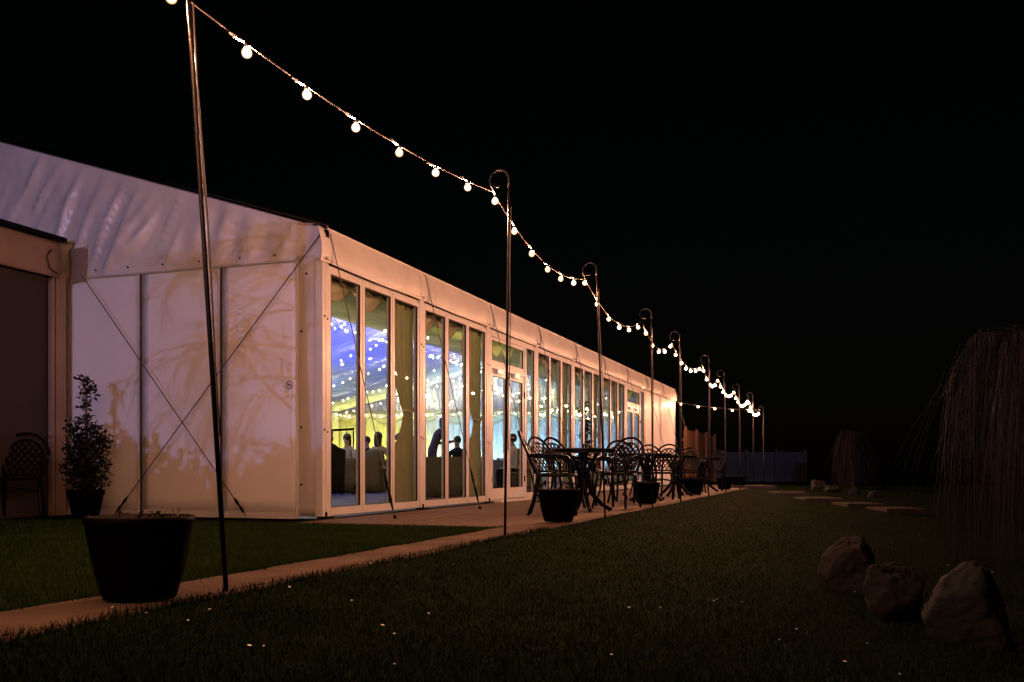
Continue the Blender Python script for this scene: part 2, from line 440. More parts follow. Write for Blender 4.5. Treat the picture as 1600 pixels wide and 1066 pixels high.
# eaves valance, bay by bay
def val_prof(v):
    pts = [(-.22, 3.07), (-.04, 3.06), (.02, 3.03), (.05, 2.95), (.075, 2.83), (.076, 2.76), (.062, 2.665)]
    f = v*(len(pts)-1); i = min(int(f), len(pts)-2); t = f-i
    return (pts[i][0]*(1-t)+pts[i+1][0]*t, pts[i][1]*(1-t)+pts[i+1][1]*t)
for i in range(NB):
    y0 = YG+i*BAY+(.11 if i else .06); y1 = YG+(i+1)*BAY-.11
    b = MB()
    def vf(u, v):
        px, pz = val_prof(v); y = y0+(y1-y0)*u
        sag = 0.014*math.sin(math.pi*u)*(v**1.5); edge = (abs(2*u-1)**14)*.05*v*0
        return (XF+px+.006*nz(y*1.1, v*2, i*3, 1)+.004*math.sin(v*7+u*3), y, pz-sag-.03*(1-math.sin(math.pi*u)**.15)*(1-v)*.5)
    b.grid(28, 14, vf); o = part(b, 'valance', 'pvc_worn', True); s = o.modifiers.new('t', 'SOLIDIFY'); s.thickness = .005
    b = MB(); b.tube([(XF+.065, y0, 2.665), (XF+.067, (y0+y1)/2, 2.652), (XF+.065, y1, 2.665)], .014, 8); part(b, 'hem_rail', 'pvc', True)
for i in range(NB+1):
    y = YG+i*BAY
    b = MB(); b.grid(4, 12, lambda u, v: (XF+val_prof(v)[0]-.016+.012*math.sin(u*math.pi), y-.13+.26*u, val_prof(v)[1]-.008)); part(b, 'valance_tab', 'pvc', True)
    b = MB(); b.tube([(XF-.02, y, 3.02), (XF-.02, y, 3.19)], .008, 6); b.ball((XF-.02, y, 3.08), .028, 8, 5); part(b, 'post_pin', 'black_metal', True)
    b = MB(); b.ball((XF+.08, y-.05, 2.69), .022, 8, 5, (1, 1.6, .8)); part(b, 'valance_clip', 'alu', True)
b = MB(); b.box(XF+.0, XF+.05, YG-.03, YG+.03, 2.66, 3.0); part(b, 'corner_shade_plate', 'black_metal')  # black plate puts in the shade of the open valance end

# side posts
for i in range(NB+1):
    y = YG+i*BAY
    for dy in (-.062, .004):
        b = MB(); b.box(XF-.06, XF+.03, y+dy, y+dy+.058, 0, 2.72)
        o = part(b, 'side_post', 'frame_white'); bevel(o, .006)
    b = MB(); b.box(XF-.02, XF+.012, y-.004, y+.004, 0, 2.7); part(b, 'post_joint', 'rubber')
    b = MB(); b.box(XF-.03, XF+.09, y-.075, y+.075, 0.001, .022)
    b.tube([(XF+.065, y-.05, .02), (XF+.065, y-.05, .07)], .012, 6); part(b, 'base_plate', 'black_metal')
    for z in (.92, 2.1):
        for dy, dz in ((-.033, 0), (.033, -.02)):
            b = MB(); b.ball((XF+.032, y+dy, z+dz), .011, 6, 4); part(b, 'post_bolt', 'black_metal')
    # eaves beam + guy rope with tensioner
    b = MB(); a0 = Vector((XF+.07, y+.02, 2.96)); a1 = Vector((XF+.80, y+.05, .01)); b.tube([a0, a1], .0055, 5); g = part(b, 'guy_rope', 'cable')
    if i < 9:
        t = MB(); p = a0.lerp(a1, .83); q = a0.lerp(a1, .97)
        t.tube([p, p.lerp(q, .3), p.lerp(q, .5), p.lerp(q, .7), q], [.008, .018, .012, .018, .008], 6); t.ball(a1+Vector((0, 0, .015)), .022, 7, 4)
        o = t.build('tensioner', 'black_metal', g, True)
b = MB(); b.box(XF-.05, XF-.01, YG, YE, 2.60, 2.66); part(b, 'eaves_beam', 'frame_white')

def leaf_frame(b, y0, y1, z0, z1, st=.052, bot=.09, top=.055, xo=0.0):
    xa, xb_ = XF-.035+xo, XF+.02+xo
    b.box(xa, xb_, y0, y0+st, z0, z1); b.box(xa, xb_, y1-st, y1, z0, z1)
    b.box(xa, xb_, y0+st, y1-st, z0, z0+bot); b.box(xa, xb_, y0+st, y1-st, z1-top, z1)
    return (y0+st, y1-st, z0+bot, z1-top)
def pane(parent, r, xo=0.0):
    b = MB(); b.box(XF-.012+xo, XF-.006+xo, r[0]-.004, r[1]+.004, r[2]-.004, r[3]+.004)
    b.build('pane', 'pane_glass', parent)
    e = MB()   # dark glazing gasket
    g = .007; x1 = XF+.0215+xo; x0 = XF-.004+xo
    e.box(x0, x1, r[0]-.001, r[0]+g, r[2], r[3]); e.box(x0, x1, r[1]-g, r[1]+.001, r[2], r[3]); e.box(x0, x1, r[0]+g, r[1]-g, r[2]-.001, r[2]+g); e.box(x0, x1, r[0]+g, r[1]-g, r[3]-g, r[3]+.001)
    e.build('gasket', 'rubber', parent)
DOORS = (2, 6); SOLID = (7, 8)
for i in range(NB):
    y0 = YG+i*BAY+.066; y1 = YG+(i+1)*BAY-.066; wd = y1-y0
    if i in SOLID:
        for q in range(3):
            b = MB(); b.box(XF-.04, XF, y0+q*wd/3+.008, y0+(q+1)*wd/3-.008, .03, 2.62); o = part(b, 'side_panel', 'panel_white'); bevel(o, .006)
        continue
    if i in DOORS:
        dw = 1.62; fy0 = y0+.06; fy1 = fy0+dw
        b = MB(); b.box(XF-.05, XF+.035, y0, fy0, 0, 2.62); b.box(XF-.05, XF+.035, fy1, fy1+.07, 0, 2.62)
        b.box(XF-.05, XF+.035, fy0, fy1, 2.06, 2.13); b.box(XF-.05, XF+.035, fy0, fy1, 2.55, 2.62)
        b.box(XF-.05, XF+.06, fy0, fy1, 0, .03)
        fr = part(b, 'door_frame', 'frame_white')
        b = MB(); r = leaf_frame(b, fy0+.005, fy1-.005, 2.135, 2.545, .05, .05, .05); tr_ = part(b, 'transom', 'frame_white'); pane(tr_, r)
        for q in range(2):
            b = MB(); r = leaf_frame(b, fy0+.008+q*(dw/2), fy0+(q+1)*(dw/2)-.008, .04, 2.05, .085, .17, .10); d_ = part(b, 'door', 'frame_white'); pane(d_, r)
            h = MB(); hy = fy0+dw/2+(-.06 if q == 0 else .06); h.tube([(XF+.02, hy, 1.02), (XF+.06, hy, 1.02), (XF+.06, hy+(-.1 if q == 0 else .1), 1.02)], .009, 6); h.build('handle', 'alu', d_, True)
            for z in (.35, 1.75):
                h = MB(); hy = fy0+.012 if q == 0 else fy1-.012; h.tube([(XF+.028, hy, z-.05), (XF+.028, hy, z+.05)], .014, 7); h.build('hinge', 'black_metal', d_)
            c = MB(); cy = fy0+.15+q*.80; c.box(XF+.04, XF+.09, cy, cy+.24, 1.99, 2.055); c.bar((XF+.07, cy+.22, 2.03), (XF+.07, cy+.46, 2.08), .02, .012); c.build('door_closer', 'alu', d_)
        b = MB(); b.box(XF-.01, XF+.22, fy0-.05, fy1+.1, 0.002, .03); part(b, 'door_sill', 'frame_white')
        sy0 = fy1+.075
        b = MB(); r = leaf_frame(b, sy0, y1, .02, 2.62, .05); s_ = part(b, 'side_light', 'frame_white'); pane(s_, r)
        continue
    for q in range(3):
        b = MB(); r = leaf_frame(b, y0+q*wd/3+.006, y0+(q+1)*wd/3-.006, .02, 2.62); o = part(b, 'window', 'frame_white'); bevel(o, .004)
        pane(o, r)
    for q in (1, 2):
        b = MB(); b.box(XF-.02, XF+.008, y0+q*wd/3-.006, y0+q*wd/3+.006, .03, 2.6); part(b, 'window_joint', 'rubber')

# gable cross cables
for nm, a, c in (('brace_cable', (-8.2, YG-.09, 2.72), (-5.96, YG-.16, .02)), ('brace_cable', (-5.10, YG-.07, 2.97), (-7.68, YG-.16, .0))):
    a = Vector(a); c = Vector(c)
    b = MB(); b.tube([a, c], .006, 5); g = part(b, nm, 'cable')
    t = MB(); p = a.lerp(c, .93); q = a.lerp(c, .99); t.tube([p, p.lerp(q, .25), p.lerp(q, .5), p.lerp(q, .75), q], [.007, .018, .010, .018, .007], 6); t.build('tensioner', 'black_metal', g, True)

# marquee inside: floor, back wall, lining, end wall
b = MB(); b.box(XB, XF-.07, YG+.04, YE-.02, -.1, -.008); part(b, 'floor', 'floor_dark')
b = MB(); b.box(XB-.03, XB, YG, YE, 0, 3.0); part(b, 'back_wall', 'panel_white')
b = MB(); b.box(XB, XF-.07, YE-.02, YE+.02, 0, 2.9)
b.add([(XB, YE, 2.9), (XF, YE, 2.9), (XF, YE, EZ), (XR, YE, roof_z(XR)), (XB, YE, EZ)], [(0, 1, 2, 3, 4)]); part(b, 'end_wall', 'panel_white')
def lin_z(x): 
    t = abs(x-XR)/6.0
    return 2.52 + (4.02-2.52)*(1-t)
for sgn, m in ((1, 'lining_shaded'), (-1, 'lining')):
    b = MB()
    def lf(u, v):
        y = YG+.1+(YE-YG-.3)*u; x = XR+sgn*5.9*v
        ph = ((y-YG)/BAY) % 1
        z = lin_z(x) - .16*math.sin(math.pi*v)*(1-.75*abs(math.cos(math.pi*ph))) + .022*math.sin(y*2*math.pi/.31+2*nz(x, y, 0, .4))*(0.4+.6*v)
        return (x, y, z+.012*nz(x, y*4, 1))
    b.grid(420, 14, lf); part(b, 'ceiling_lining', m, True)
b = MB()
b.grid(260, 10, lambda u, v: (XB+.1+11.8*u, YE-.25+.035*math.sin(u*11.8*2*math.pi/.24+2*nz(u*12, v, 0, 1.3)), .01+2.45*v)); part(b, 'end_drape', 'drape', True)
b = MB()
b.grid(260, 10, lambda u, v: (XB+.12+.035*math.sin(u*90*2*math.pi), YG+.2+(YE-YG-.5)*u, .01+2.45*v)); part(b, 'back_drape', 'drape', True)
b = MB()   # gathered lining of the end triangle
def tri(u, v):
    x = XB+.1+11.8*u; zt = lin_z(x)-.04; return (x, YE-.22+.03*math.sin((x-XR)/(0.25+v*.0)*2*math.pi/.9+v*3), 2.42+(zt-2.42)*v)
b.grid(200, 10, tri); part(b, 'end_lining', 'lining', True)
for k in range(9):   # swags of the pelmet
    xa = XB+.15+k*1.3
    b = MB()
    def sw(u, v):
        dr = .10+.30*math.sin(math.pi*u)*v + .12*v
        return (xa+1.3*u, YE-.34-.06*math.sin(math.pi*v)*math.sin(math.pi*u)-.018*math.sin(v*20), 2.52-dr*(.15+.85*v)+.02*math.sin(v*22)*math.sin(math.pi*u))
    b.grid(16, 14, sw); part(b, 'pelmet_swag', 'swag', True)
# swags behind the top of the glass
for i in (0, 1, 3, 4, 5):
    for q in range(2):
        ya = YG+i*BAY+.1+q*.77
        b = MB()
        def sw2(u, v): return (XF-.16-.05*math.sin(math.pi*v)*math.sin(math.pi*u), ya+.8*u, 2.62-(.06+.22*math.sin(math.pi*u))*v+.012*math.sin(v*20))
        b.grid(14, 12, sw2); part(b, 'top_swag', 'lining_shaded', True)
for i in DOORS:
    for q in range(3):
        ya = YG+i*BAY+.12+q*.56
        b = MB()
        def sw3(u, v): return (XF-.2-.10*math.sin(math.pi*v)*math.sin(math.pi*u), ya+.58*u, 2.60-(.05+.21*math.sin(math.pi*u))*v+.012*math.sin(v*18))
        b.grid(14, 12, sw3); part(b, 'door_swag', 'swag', True)

# tied-back curtains, one per glazed bay
cl = ['olive gold curtain tied back in the bay at the gable corner', 'olive gold curtain tied back in the bay just before the double door',
      'olive gold curtain in the bay just beyond the near double door', 'olive gold curtain in the middle bay between the two doors', 'olive gold curtain in the bay just before the far door']
for n_, i in enumerate((0, 1, 3, 4, 5)):
    yb = YG+(i+1)*BAY+.02
    b = MB()
    def cf(u, v):
        z = .03+2.58*v; pin = math.exp(-((z-1.25)/.42)**2); lo = 1-sstep(.0, 1.2, z)
        wdt = .74*(1-.52*pin) - .15*(1-v)*(z < 1.25); y = yb - wdt*u
        return (XF-.12+.03*math.sin(u*34+nz(u, z, i, 2)*2)*(1-.5*pin), y, z)
    b.grid(60, 30, cf); o = b.build('curtain', 'curtain_gold', None, True); tag(o, cl[n_], 'curtain', 'tied curtains behind the glass')
    t = MB(); t.tube([(XF-.08, yb+.0, 1.30), (XF-.075, yb-.12, 1.24), (XF-.08, yb-.34, 1.25)], .018, 7); t.build('tie_back', 'swag', o, True)

# ------------------------------------------------------------------ LED uplighters inside
def uplight(loc, aim, col, ledm, P, ang, label, group=None, blend=.6):
    t = tag(empty('uplighter', loc), label, 'uplighter', group)
    d = (Vector(aim)-Vector(loc)).normalized(); q = d.to_track_quat('Z', 'Y').to_matrix().to_4x4()
    b = MB(); b.lathe([(.05, 0), (.065, .02), (.07, .13), (.075, .16), (.068, .16), (.06, .145)], 14); o = b.build('housing', 'black_metal', t, True); o.matrix_local = Matrix.Translation((0, 0, .10)) @ q
    b = MB(); b.lathe([(.001, .1475), (.058, .147), (.058, .149)], 14); l = b.build('lens', ledm, o)
    b = MB(); b.tube([(-.085, 0, .12), (-.085, 0, .01), (.085, 0, .01), (.085, 0, .12)], .008, 5); b.build('bracket', 'black_metal', t)
    ld = bpy.data.lights.new('uplighter_beam', 'SPOT'); ld.energy = P; ld.color = col; ld.spot_size = R(ang); ld.spot_blend = blend; ld.shadow_soft_size = .05
    lo = bpy.data.objects.new('uplighter_beam', ld); COL.objects.link(lo); lo.parent = t
    lo.matrix_local = Matrix.Translation(Vector((0, 0, .10))+d*.17) @ d.to_track_quat('-Z', 'Y').to_matrix().to_4x4()
for x, c, lm, P, lab in ((-16.4, (1, .90, .10), 'led_yellow', 230, 'yellow uplighter at the back corner of the end drape'),
                     (-15.0, (1, .90, .10), 'led_yellow', 230, 'yellow uplighter second from the back corner of the end drape'),
                     (-13.7, (.95, .95, .22), 'led_yellow', 210, 'yellow uplighter below the end drape nearest the blue ones'),
                     (-12.2, (.35, .68, 1), 'led_cyan', 300, 'pale blue uplighter below the end drape beside the yellow ones'),
                     (-10.8, (.35, .68, 1), 'led_cyan', 300, 'pale blue uplighter below the middle of the end drape'),
                     (-9.4, (.25, .55, 1), 'led_cyan', 270, 'pale blue uplighter below the end drape nearing the glass'),
                     (-8.0, (.25, .50, 1), 'led_cyan', 250, 'pale blue uplighter below the end drape close to the glass'),
                     (-6.5, (.25, .50, 1), 'led_cyan', 170, 'pale blue uplighter in the glass side corner of the end drape')):
    uplight((x, YE-1.15, -.008), (x, YE-.3, 1.6), c, lm, P, 120, lab, 'uplighters along the end drape')
uplight((-13.2, 15.8, -.008), (-12.2, 20.2, 3.85), (.035, .05, 1.0), 'led_blue', 11000, 54, 'blue floor spot near the back drape aimed at the ridge', 'blue ceiling spots')
uplight((-7.0, 23.0, -.008), (-12.6, 27.5, 3.6), (.06, .12, 1.0), 'led_blue', 2000, 60, 'blue floor spot deeper in the tent aimed at the ceiling', 'blue ceiling spots')

for x, y, c, lm, P, aim, ang, lab in ((-9.6, 12.4, (1, .86, .42), 'led_yellow', 200, (-7.2, 12.9, 3.1), 120, 'added warm fill lamp near the gable end aimed at the glass side lining'),
        (-9.4, 17.4, (1, .86, .42), 'led_yellow', 200, (-7.2, 17.6, 3.1), 120, 'added warm fill lamp halfway along aimed at the glass side lining'),
        (-9.2, 22.6, (1, .86, .42), 'led_yellow', 200, (-7.2, 22.8, 3.1), 120, 'added warm fill lamp toward the end drape aimed at the glass side lining'),
        (-16.5, 14.5, (.55, .70, 1), 'led_cyan', 480, (-14.2, 16.0, 3.2), 110, 'added cool white fill lamp by the back drape toward the gable'),
        (-16.5, 19.5, (.55, .70, 1), 'led_cyan', 480, (-14.2, 20.5, 3.2), 110, 'added cool white fill lamp in the middle of the back drape'),
        (-16.5, 24.5, (.55, .70, 1), 'led_cyan', 480, (-14.2, 25.2, 3.2), 110, 'added cool white fill lamp by the back drape toward the end wall')):
    uplight((x, y, -.008), aim, c, lm, P, ang, lab, 'added ceiling fill lamps')  # fill lamps added to brighten both slopes of the lining
for i, lab in ((2, 'yellow uplighter just inside the near double door'), (6, 'yellow uplighter just inside the far door')):
    yd = YG+i*BAY+.95
    uplight((XF-.75, yd, -.008), (XF-.22, yd, 2.45), (1, .88, .2), 'led_yellow', 220, 55, lab, 'door uplighters')
# ------------------------------------------------------------------ fairy lights inside
fairy_n = 0
def fairy(pts, step, label, rad=.0135, jit=.03):
    global fairy_n
    t = tag(empty('fairy_light_string', pts[0]), label, 'fairy lights', 'fairy light strings under the lining')
    o = Vector(pts[0]); P = [Vector(p)-o for p in pts]
    wv = MB(); wv.tube(P, .003, 3); wv.build('wire', 'festoon_cable', t)
    b = MB(); L = [0]
    for i in range(1, len(P)): L.append(L[-1]+(P[i]-P[i-1]).length)
    s = 0
    while s < L[-1]:
        i = max(k for k in range(len(L)-1) if L[k] <= s); q = P[i].lerp(P[i+1], (s-L[i])/(L[i+1]-L[i]))
        q = q + Vector((random.uniform(-jit, jit), random.uniform(-jit, jit), -.02+random.uniform(-jit, jit)))
        b.ball(q, rad*random.uniform(.7, 1.25), 6, 4); fairy_n += 1
        s += step*random.uniform(.6, 1.5)
    kind(b.build('fairy_bulbs', 'fairy', t), 'stuff')
words = ['first', 'second', 'third', 'fourth', 'fifth', 'sixth', 'seventh', 'eighth', 'ninth']
for k in range(9):
    y = YG+(k+.6)*BAY
    pts = [(XR-5.9*t, y, lin_z(XR-5.9*t)-.20-.12*math.sin(math.pi*t)) for t in [i/10 for i in range(11)]]
    fairy(pts, .27, f'fairy light string down the blue lining, {words[k]} from the gable')
for k in (1, 3, 5, 7):
    y = YG+(k+.5)*BAY
    pts = [(XR+5.6*t, y, lin_z(XR+5.6*t)-.24-.10*math.sin(math.pi*t)) for t in [i/8 for i in range(9)]]
    fairy(pts, .55, f'sparse fairy light string under the shaded lining, {words[(k-1)//2]} from the gable')
fairy([(XR-.05, YG+.8+20.4*i/40, 3.86-.12*abs(math.sin(i*math.pi/4))) for i in range(41)], .22, 'dense fairy light string running along the ridge of the lining', jit=.07)
for k in range(7):
    x0 = -14.6+k*1.15
    fairy([(x0+1.15*t, YE-.42, lin_z(x0+1.15*t)-.3-.5*math.sin(math.pi*t)-.2*(k % 2)) for t in [i/8 for i in range(9)]], .13, f'looped fairy light string over the end drape, {words[k]} from the back', jit=.05)
fairy([(XB+.3+11.4*i/40, YE-.45, 2.40-.08*abs(math.sin(i*math.pi/4))) for i in range(41)], .22, 'fairy light string following the pelmet of the end drape')
# ring chandelier of fairy lights under the ridge
ch = tag(empty('ring_chandelier', (XR-.3, 17.6, 3.55)), 'hanging ring of clustered fairy lights below the ridge', 'chandelier')
b = MB(); b.tube([(.5*math.cos(a*.2618), .5*math.sin(a*.2618), 0) for a in range(25)], .012, 5); b.build('ring', 'black_metal', ch)
b = MB()
for i in range(70): a = random.uniform(0, 6.28); rr = random.uniform(.3, .55); b.ball((rr*math.cos(a), rr*math.sin(a), random.uniform(-.22, .12)), random.uniform(.012, .022), 6, 4)
kind(b.build('fairy_bulbs', 'fairy', ch), 'stuff')
b = MB(); b.tube([(0, 0, .4), (.0, 0, .1)], .004, 4)
for q in range(3): b.tube([(0, 0, .12), (.5*math.cos(q*2.09), .5*math.sin(q*2.09), 0)], .004, 4)
b.build('hanger', 'black_metal', ch)

# ------------------------------------------------------------------ festoon poles and festoon
def proj_y(u, X):
    t = (u-800)/1500
    return (-X*math.cos(YAW) - t*X*math.sin(YAW))/(math.sin(YAW)-t*math.cos(YAW))
pole_y = [3.43, 6.93, 9.94, 12.6, 14.9, 18.1, 20.8, 23.7, 27.4, 30.8]
pole_h = [2.80, 2.81, 2.71, 2.64, 2.64, 2.63, 2.61, 2.56, 2.63, 2.46]
lean = [(-.075, 0), (.012, 0), (-.035, 0), (-.008, 0.01), (-.006, 0), (0.004, 0), (-.01, 0), (-.004, 0), (-.008, 0), (.0, 0)]
plab = ['tall leaning festoon pole rising beside the nearest black planter', 'festoon pole with a curled hook in front of the near double door',
        'festoon pole by the first table, between two planters', 'festoon pole standing at the second table', 'festoon pole just beyond the second planter on the terrace',
        'slim festoon pole near the third table and planter', 'festoon pole beside the farthest table', 'third festoon pole from the far end of the string', 'second festoon pole from the far end of the string', 'last festoon pole at the far end of the string']
hooks = []
for i, (y, h) in enumerate(zip(pole_y, pole_h)):
    x = -2.46; zg = lawn_z(x+.05, y)-.05 if y < 8.3 else -.05
    if y > 8.3: x = -2.40; zg = lawn_z(x, y)-.05
    t = tag(empty('festoon_pole', (x, y, zg)), plab[i], 'pole', 'festoon poles along the lawn edge')
    H = h - zg; lx, ly = lean[i]
    r = .0108
    b = MB(); b.tube([(lx*z/1.0*1.0, ly*z, z) for z in (0, H*.5, H-.14)], r, 8); b.build('shaft', 'rod_metal', t, True)
    cx0 = lx*(H-.14)
    pts = []
    for k in range(27):   # crook: half circle over, then an inward curl
        a = k/26*1.55*math.pi
        rr = .078*(1-.0*k) if a < math.pi else .078-.032*(a-math.pi)/(.55*math.pi)
        cxc = -.078 if a < math.pi else -.078-.0*(a-math.pi)
        pts.append((cx0+cxc+rr*math.cos(a), ly*H, H-.14+.062+rr*math.sin(a)))
    pts = [(cx0, ly*(H-.14), H-.145), (cx0, ly*H, H-.10)] + pts
    b = MB(); b.tube(pts, [r]*2+[r*(1-.35*k/26) for k in range(27)], 7); b.build('hook', 'rod_metal', t, True)
    b = MB()   # flex taped down the shaft
    b.tube([(lx*z+.017+.004*math.sin(z*5), .006, z) for z in [H*.25+H*.65*q/12 for q in range(13)]], .0045, 5); b.build('cable_run', 'cable', t, True)
    hooks.append(Vector((x+cx0-.13, y+ly*H, zg+H-.14+.062-.05-.035)))
bulb_me = {}; core_me = {}
for m in ('warm', 'white'):
    b = MB(); b.lathe([(.010, -.018), (.013, -.021), (.0205, -.027), (.0255, -.035), (.0275, -.046), (.0255, -.0575), (.0195, -.066), (.011, -.0715), (.002, -.073)], 16); bulb_me[m] = b.mesh('bulb', 'globe_'+m, True)
    b = MB(); b.ball((0, 0, -.046), .0100, 10, 7); core_me[m] = b.mesh('filament', 'core_'+m, True)
b = MB(); b.lathe([(.006, .006), (.011, .002), (.0125, -.006), (.0125, -.019), (.010, -.022)], 10); sock_me = b.mesh('socket', 'rubber', True)
def festoon(anchors, sags, spacing, label, name='festoon_string', ph=.49):
    t = tag(empty(name, anchors[0]), label, 'festoon lights')
    o = anchors[0]; P = []
    for i in range(len(anchors)-1):
        a, c = anchors[i], anchors[i+1]
        for k in range(24):
            f = k/24; p = a.lerp(c, f); p.z -= sags[i]*4*f*(1-f); P.append(p-o)
    P.append(anchors[-1]-o)
    b = MB(); b.tube(P, .0045, 6); b.build('cable', 'flex', t, True)
    L = [0]
    for i in range(1, len(P)): L.append(L[-1]+(P[i]-P[i-1]).length)
    s = ph; n = 0
    while s < L[-1]:
        i = max(k for k in range(len(L)-1) if L[k] <= s); q = P[i].lerp(P[i+1], (s-L[i])/(L[i+1]-L[i]))
        rot = (random.uniform(-.12, .12), random.uniform(-.12, .12), 0)
        bk_ = 'white' if random.random() < .4 else 'warm'; bo = link('bulb', bulb_me[bk_], t, q, rot); link('filament', core_me[bk_], bo)
        link('socket', sock_me, bo)
        d = (P[i+1]-P[i]).normalized()   # moulded sleeve where the cable meets the lamp holder
        m = MB(); m.tube([-d*.12, -d*.08, -d*.04, Vector((0, 0, 0))], [.0045, .009, .009, .005], 6); so = m.build('sleeve', 'festoon_cable', bo, True)
        s += spacing; n += 1
    return t
pre = [Vector((-2.72, -3.3, 2.62)), Vector((-2.70, .0, 2.64))]  # unseen extra run of the string, added to warm the gable
anch = pre + hooks
festoon(anch, [.20, .20, .09, .20, .24, .22, .22, .24, .20, .24, .22], .5, 'long warm festoon string sagging from hook to hook over the lawn edge', ph=.36)
festoon([Vector((XF+.12, YE-.1, 2.62)), Vector((-2.47, 30.8, 2.34))], [.06], .53, 'short far festoon string running off the far tent corner', ph=.12)

# ------------------------------------------------------------------ terrace furniture
def make_chair():
    t = empty('terrace_chair')
    sz = .44
    b = MB(); ring = [(.225*math.cos(a)*(1 if math.sin(a) < 0 else 1.02), .215*math.sin(a)+.01, sz) for a in [2*math.pi*k/24 for k in range(25)]]
    b.tube(ring, .017, 6)
    for k in range(-4, 5):
        for s in (1, -1):
            # diagonal seat lattice clipped to the ring
            c = k*.055; pts = []
            for q in range(-20, 21):
                x = q*.0165; y = s*x+c*1.4
                if (x/.222)**2+((y)/.212)**2 < 1: pts.append((x, y+.01, sz))
            if len(pts) > 1: b.bar(pts[0], pts[-1], .012, .008)
    b.build('seat', 'black_metal', t)
    # back: leaning arch
    def bk(x, h): return (x, -.20-.36*h-.16*h*h, sz+.02+h)
    arch = [bk(-.17, 0.0)]; 
    for k in range(19):
        a = math.pi*(1-k/18); arch.append(bk(.235*math.cos(a), .22+.25*math.sin(a)))
    arch.append(bk(.17, 0.0))
    b = MB(); b.tube(arch, .016, 7); b.tube([bk(-.17, .02), bk(.17, .02)], .013, 6); b.build('back_frame', 'black_metal', t, True)
    inner = [bk(-.13, .03)]
    for k in range(15):
        a = math.pi*(1-k/14); inner.append(bk(.185*math.cos(a), .20+.20*math.sin(a)))
    inner.append(bk(.13, .03))
    b = MB(); b.tube(inner, .011, 5)
    def inside(x, h):
        if h < .03: return False
        if h < .20: return abs(x) < .13+.055*(h/.2)
        return (x/.185)**2+((h-.20)/.20)**2 < 1
    for k in range(-4, 6):
        for s in (1, -1):
            pts = [(q*.01, s*q*.01*1.25+k*.085+.06) for q in range(-20, 21)]
            pts = [p for p in pts if inside(*p)]
            if len(pts) > 2: b.tube([bk(*pts[0]), bk(*pts[len(pts)//2]), bk(*pts[-1])], .009, 4)
    b.build('back_lattice', 'black_metal', t)
    for s in (-1, 1):
        b = MB(); b.tube([bk(s*.225, .20), (s*.262, -.16, .665), (s*.27, .02, .668), (s*.262, .15, .64), (s*.245, .21, .56), (s*.225, .205, .46)], [.016, .018, .021, .020, .017, .016], 7); b.build('arm', 'black_metal', t, True)
        b = MB(); b.tube([(s*.20, .165, sz), (s*.215, .20, .30), (s*.225, .215, .12), (s*.24, .24, 0)], [.019, .018, .016, .017], 7); b.build('leg', 'black_metal', t, True)
        b = MB(); b.tube([(s*.17, -.18, sz+.03), (s*.18, -.20, .30), (s*.19, -.235, .14), (s*.205, -.285, 0)], [.019, .018, .016, .017], 7); b.build('leg', 'black_metal', t, True)
    b = MB(); b.tube([(-.20, .18, .30), (0, .14, .335), (.20, .18, .30)], .007, 5); b.tube([(-.18, -.19, .30), (0, -.15, .335), (.18, -.19, .30)], .007, 5); b.build('stretcher', 'black_metal', t)
    return t
def make_table():
    t = empty('terrace_table'); H = .755
    b = MB(); b.lathe([(.36, H-.022), (.395, H-.024), (.403, H-.012), (.40, H), (.385, H+.002), (.0, H+.002)][::1], 36); b.build('table_top', 'black_metal', t)
    b = MB(); b.lathe([(.385, H-.045), (.39, H-.045), (.39, H-.024), (.385, H-.024)], 36); b.build('apron', 'black_metal', t)
    b = MB(); b.lathe([(.03, .30), (.05, .33), (.04, .40), (.045, .48), (.035, .6), (.05, H-.03), (.16, H-.024)], 12); b.build('pedestal', 'black_metal', t, True)
    for q in range(4):
        a = q*math.pi/2+.5; c, s = math.cos(a), math.sin(a)
        prof = [(.20, H-.03), (.12, .62), (.055, .48), (.05, .36), (.10, .22), (.22, .09), (.33, .018), (.36, .03)]
        b = MB(); b.tube([(r*c, r*s, z) for r, z in prof], [.018, .022, .026, .030, .030, .028, .024, .017], 7); b.build('leg', 'black_metal', t, True)
    return t
tables = [(-3.0, 11.3, 'round black terrace table closest to the camera'), (-3.0, 15.3, 'round black terrace table second from the camera'),
          (-3.0, 18.0, 'round black terrace table third from the camera'), (-3.0, 21.6, 'round black terrace table farthest along the terrace')]
tp = make_table()
for i, (x, y, lab) in enumerate(tables):
    o = tp if i == 0 else copy_tree(tp); o.location = (x, y, .002); o.rotation_euler = (0, 0, i*.4); tag(o, lab, 'table', 'round terrace tables')
chairs = [(-3.06, 10.28, (.97, .25), 'lattice-back chair in profile at the first table, behind the planter'),
          (-3.50, 11.95, (.9, -.35), 'lattice-back chair on the tent side of the first table'),
          (-2.82, 12.35, (-.25, -1), 'lattice-back chair facing the camera across the first table'),
          (-3.55, 12.75, (.5, .8), 'spare lattice-back chair between the first and second tables'),
          (-3.15, 14.45, (.1, 1), 'lattice-back chair turned away at the near side of the second table'),
          (-3.70, 15.5, (1, -.2), 'lattice-back chair on the tent side of the second table'),
          (-2.90, 16.15, (-.1, -1), 'lattice-back chair at the far side of the second table'),
          (-3.20, 17.2, (.2, 1), 'lattice-back chair turned away at the near side of the third table'),
          (-3.70, 18.2, (1, -.1), 'lattice-back chair on the tent side of the third table'),
          (-2.90, 18.85, (0, -1), 'lattice-back chair at the far side of the third table'),
          (-3.10, 20.75, (.1, 1), 'lattice-back chair turned away at the near side of the farthest table'),
          (-2.85, 22.45, (-.1, -1), 'lattice-back chair at the far side of the farthest table'),
          (-8.62+.45, 7.82, (.6, -.8), 'dark round-backed chair standing alone beside the potted shrub')]
cp = make_chair()
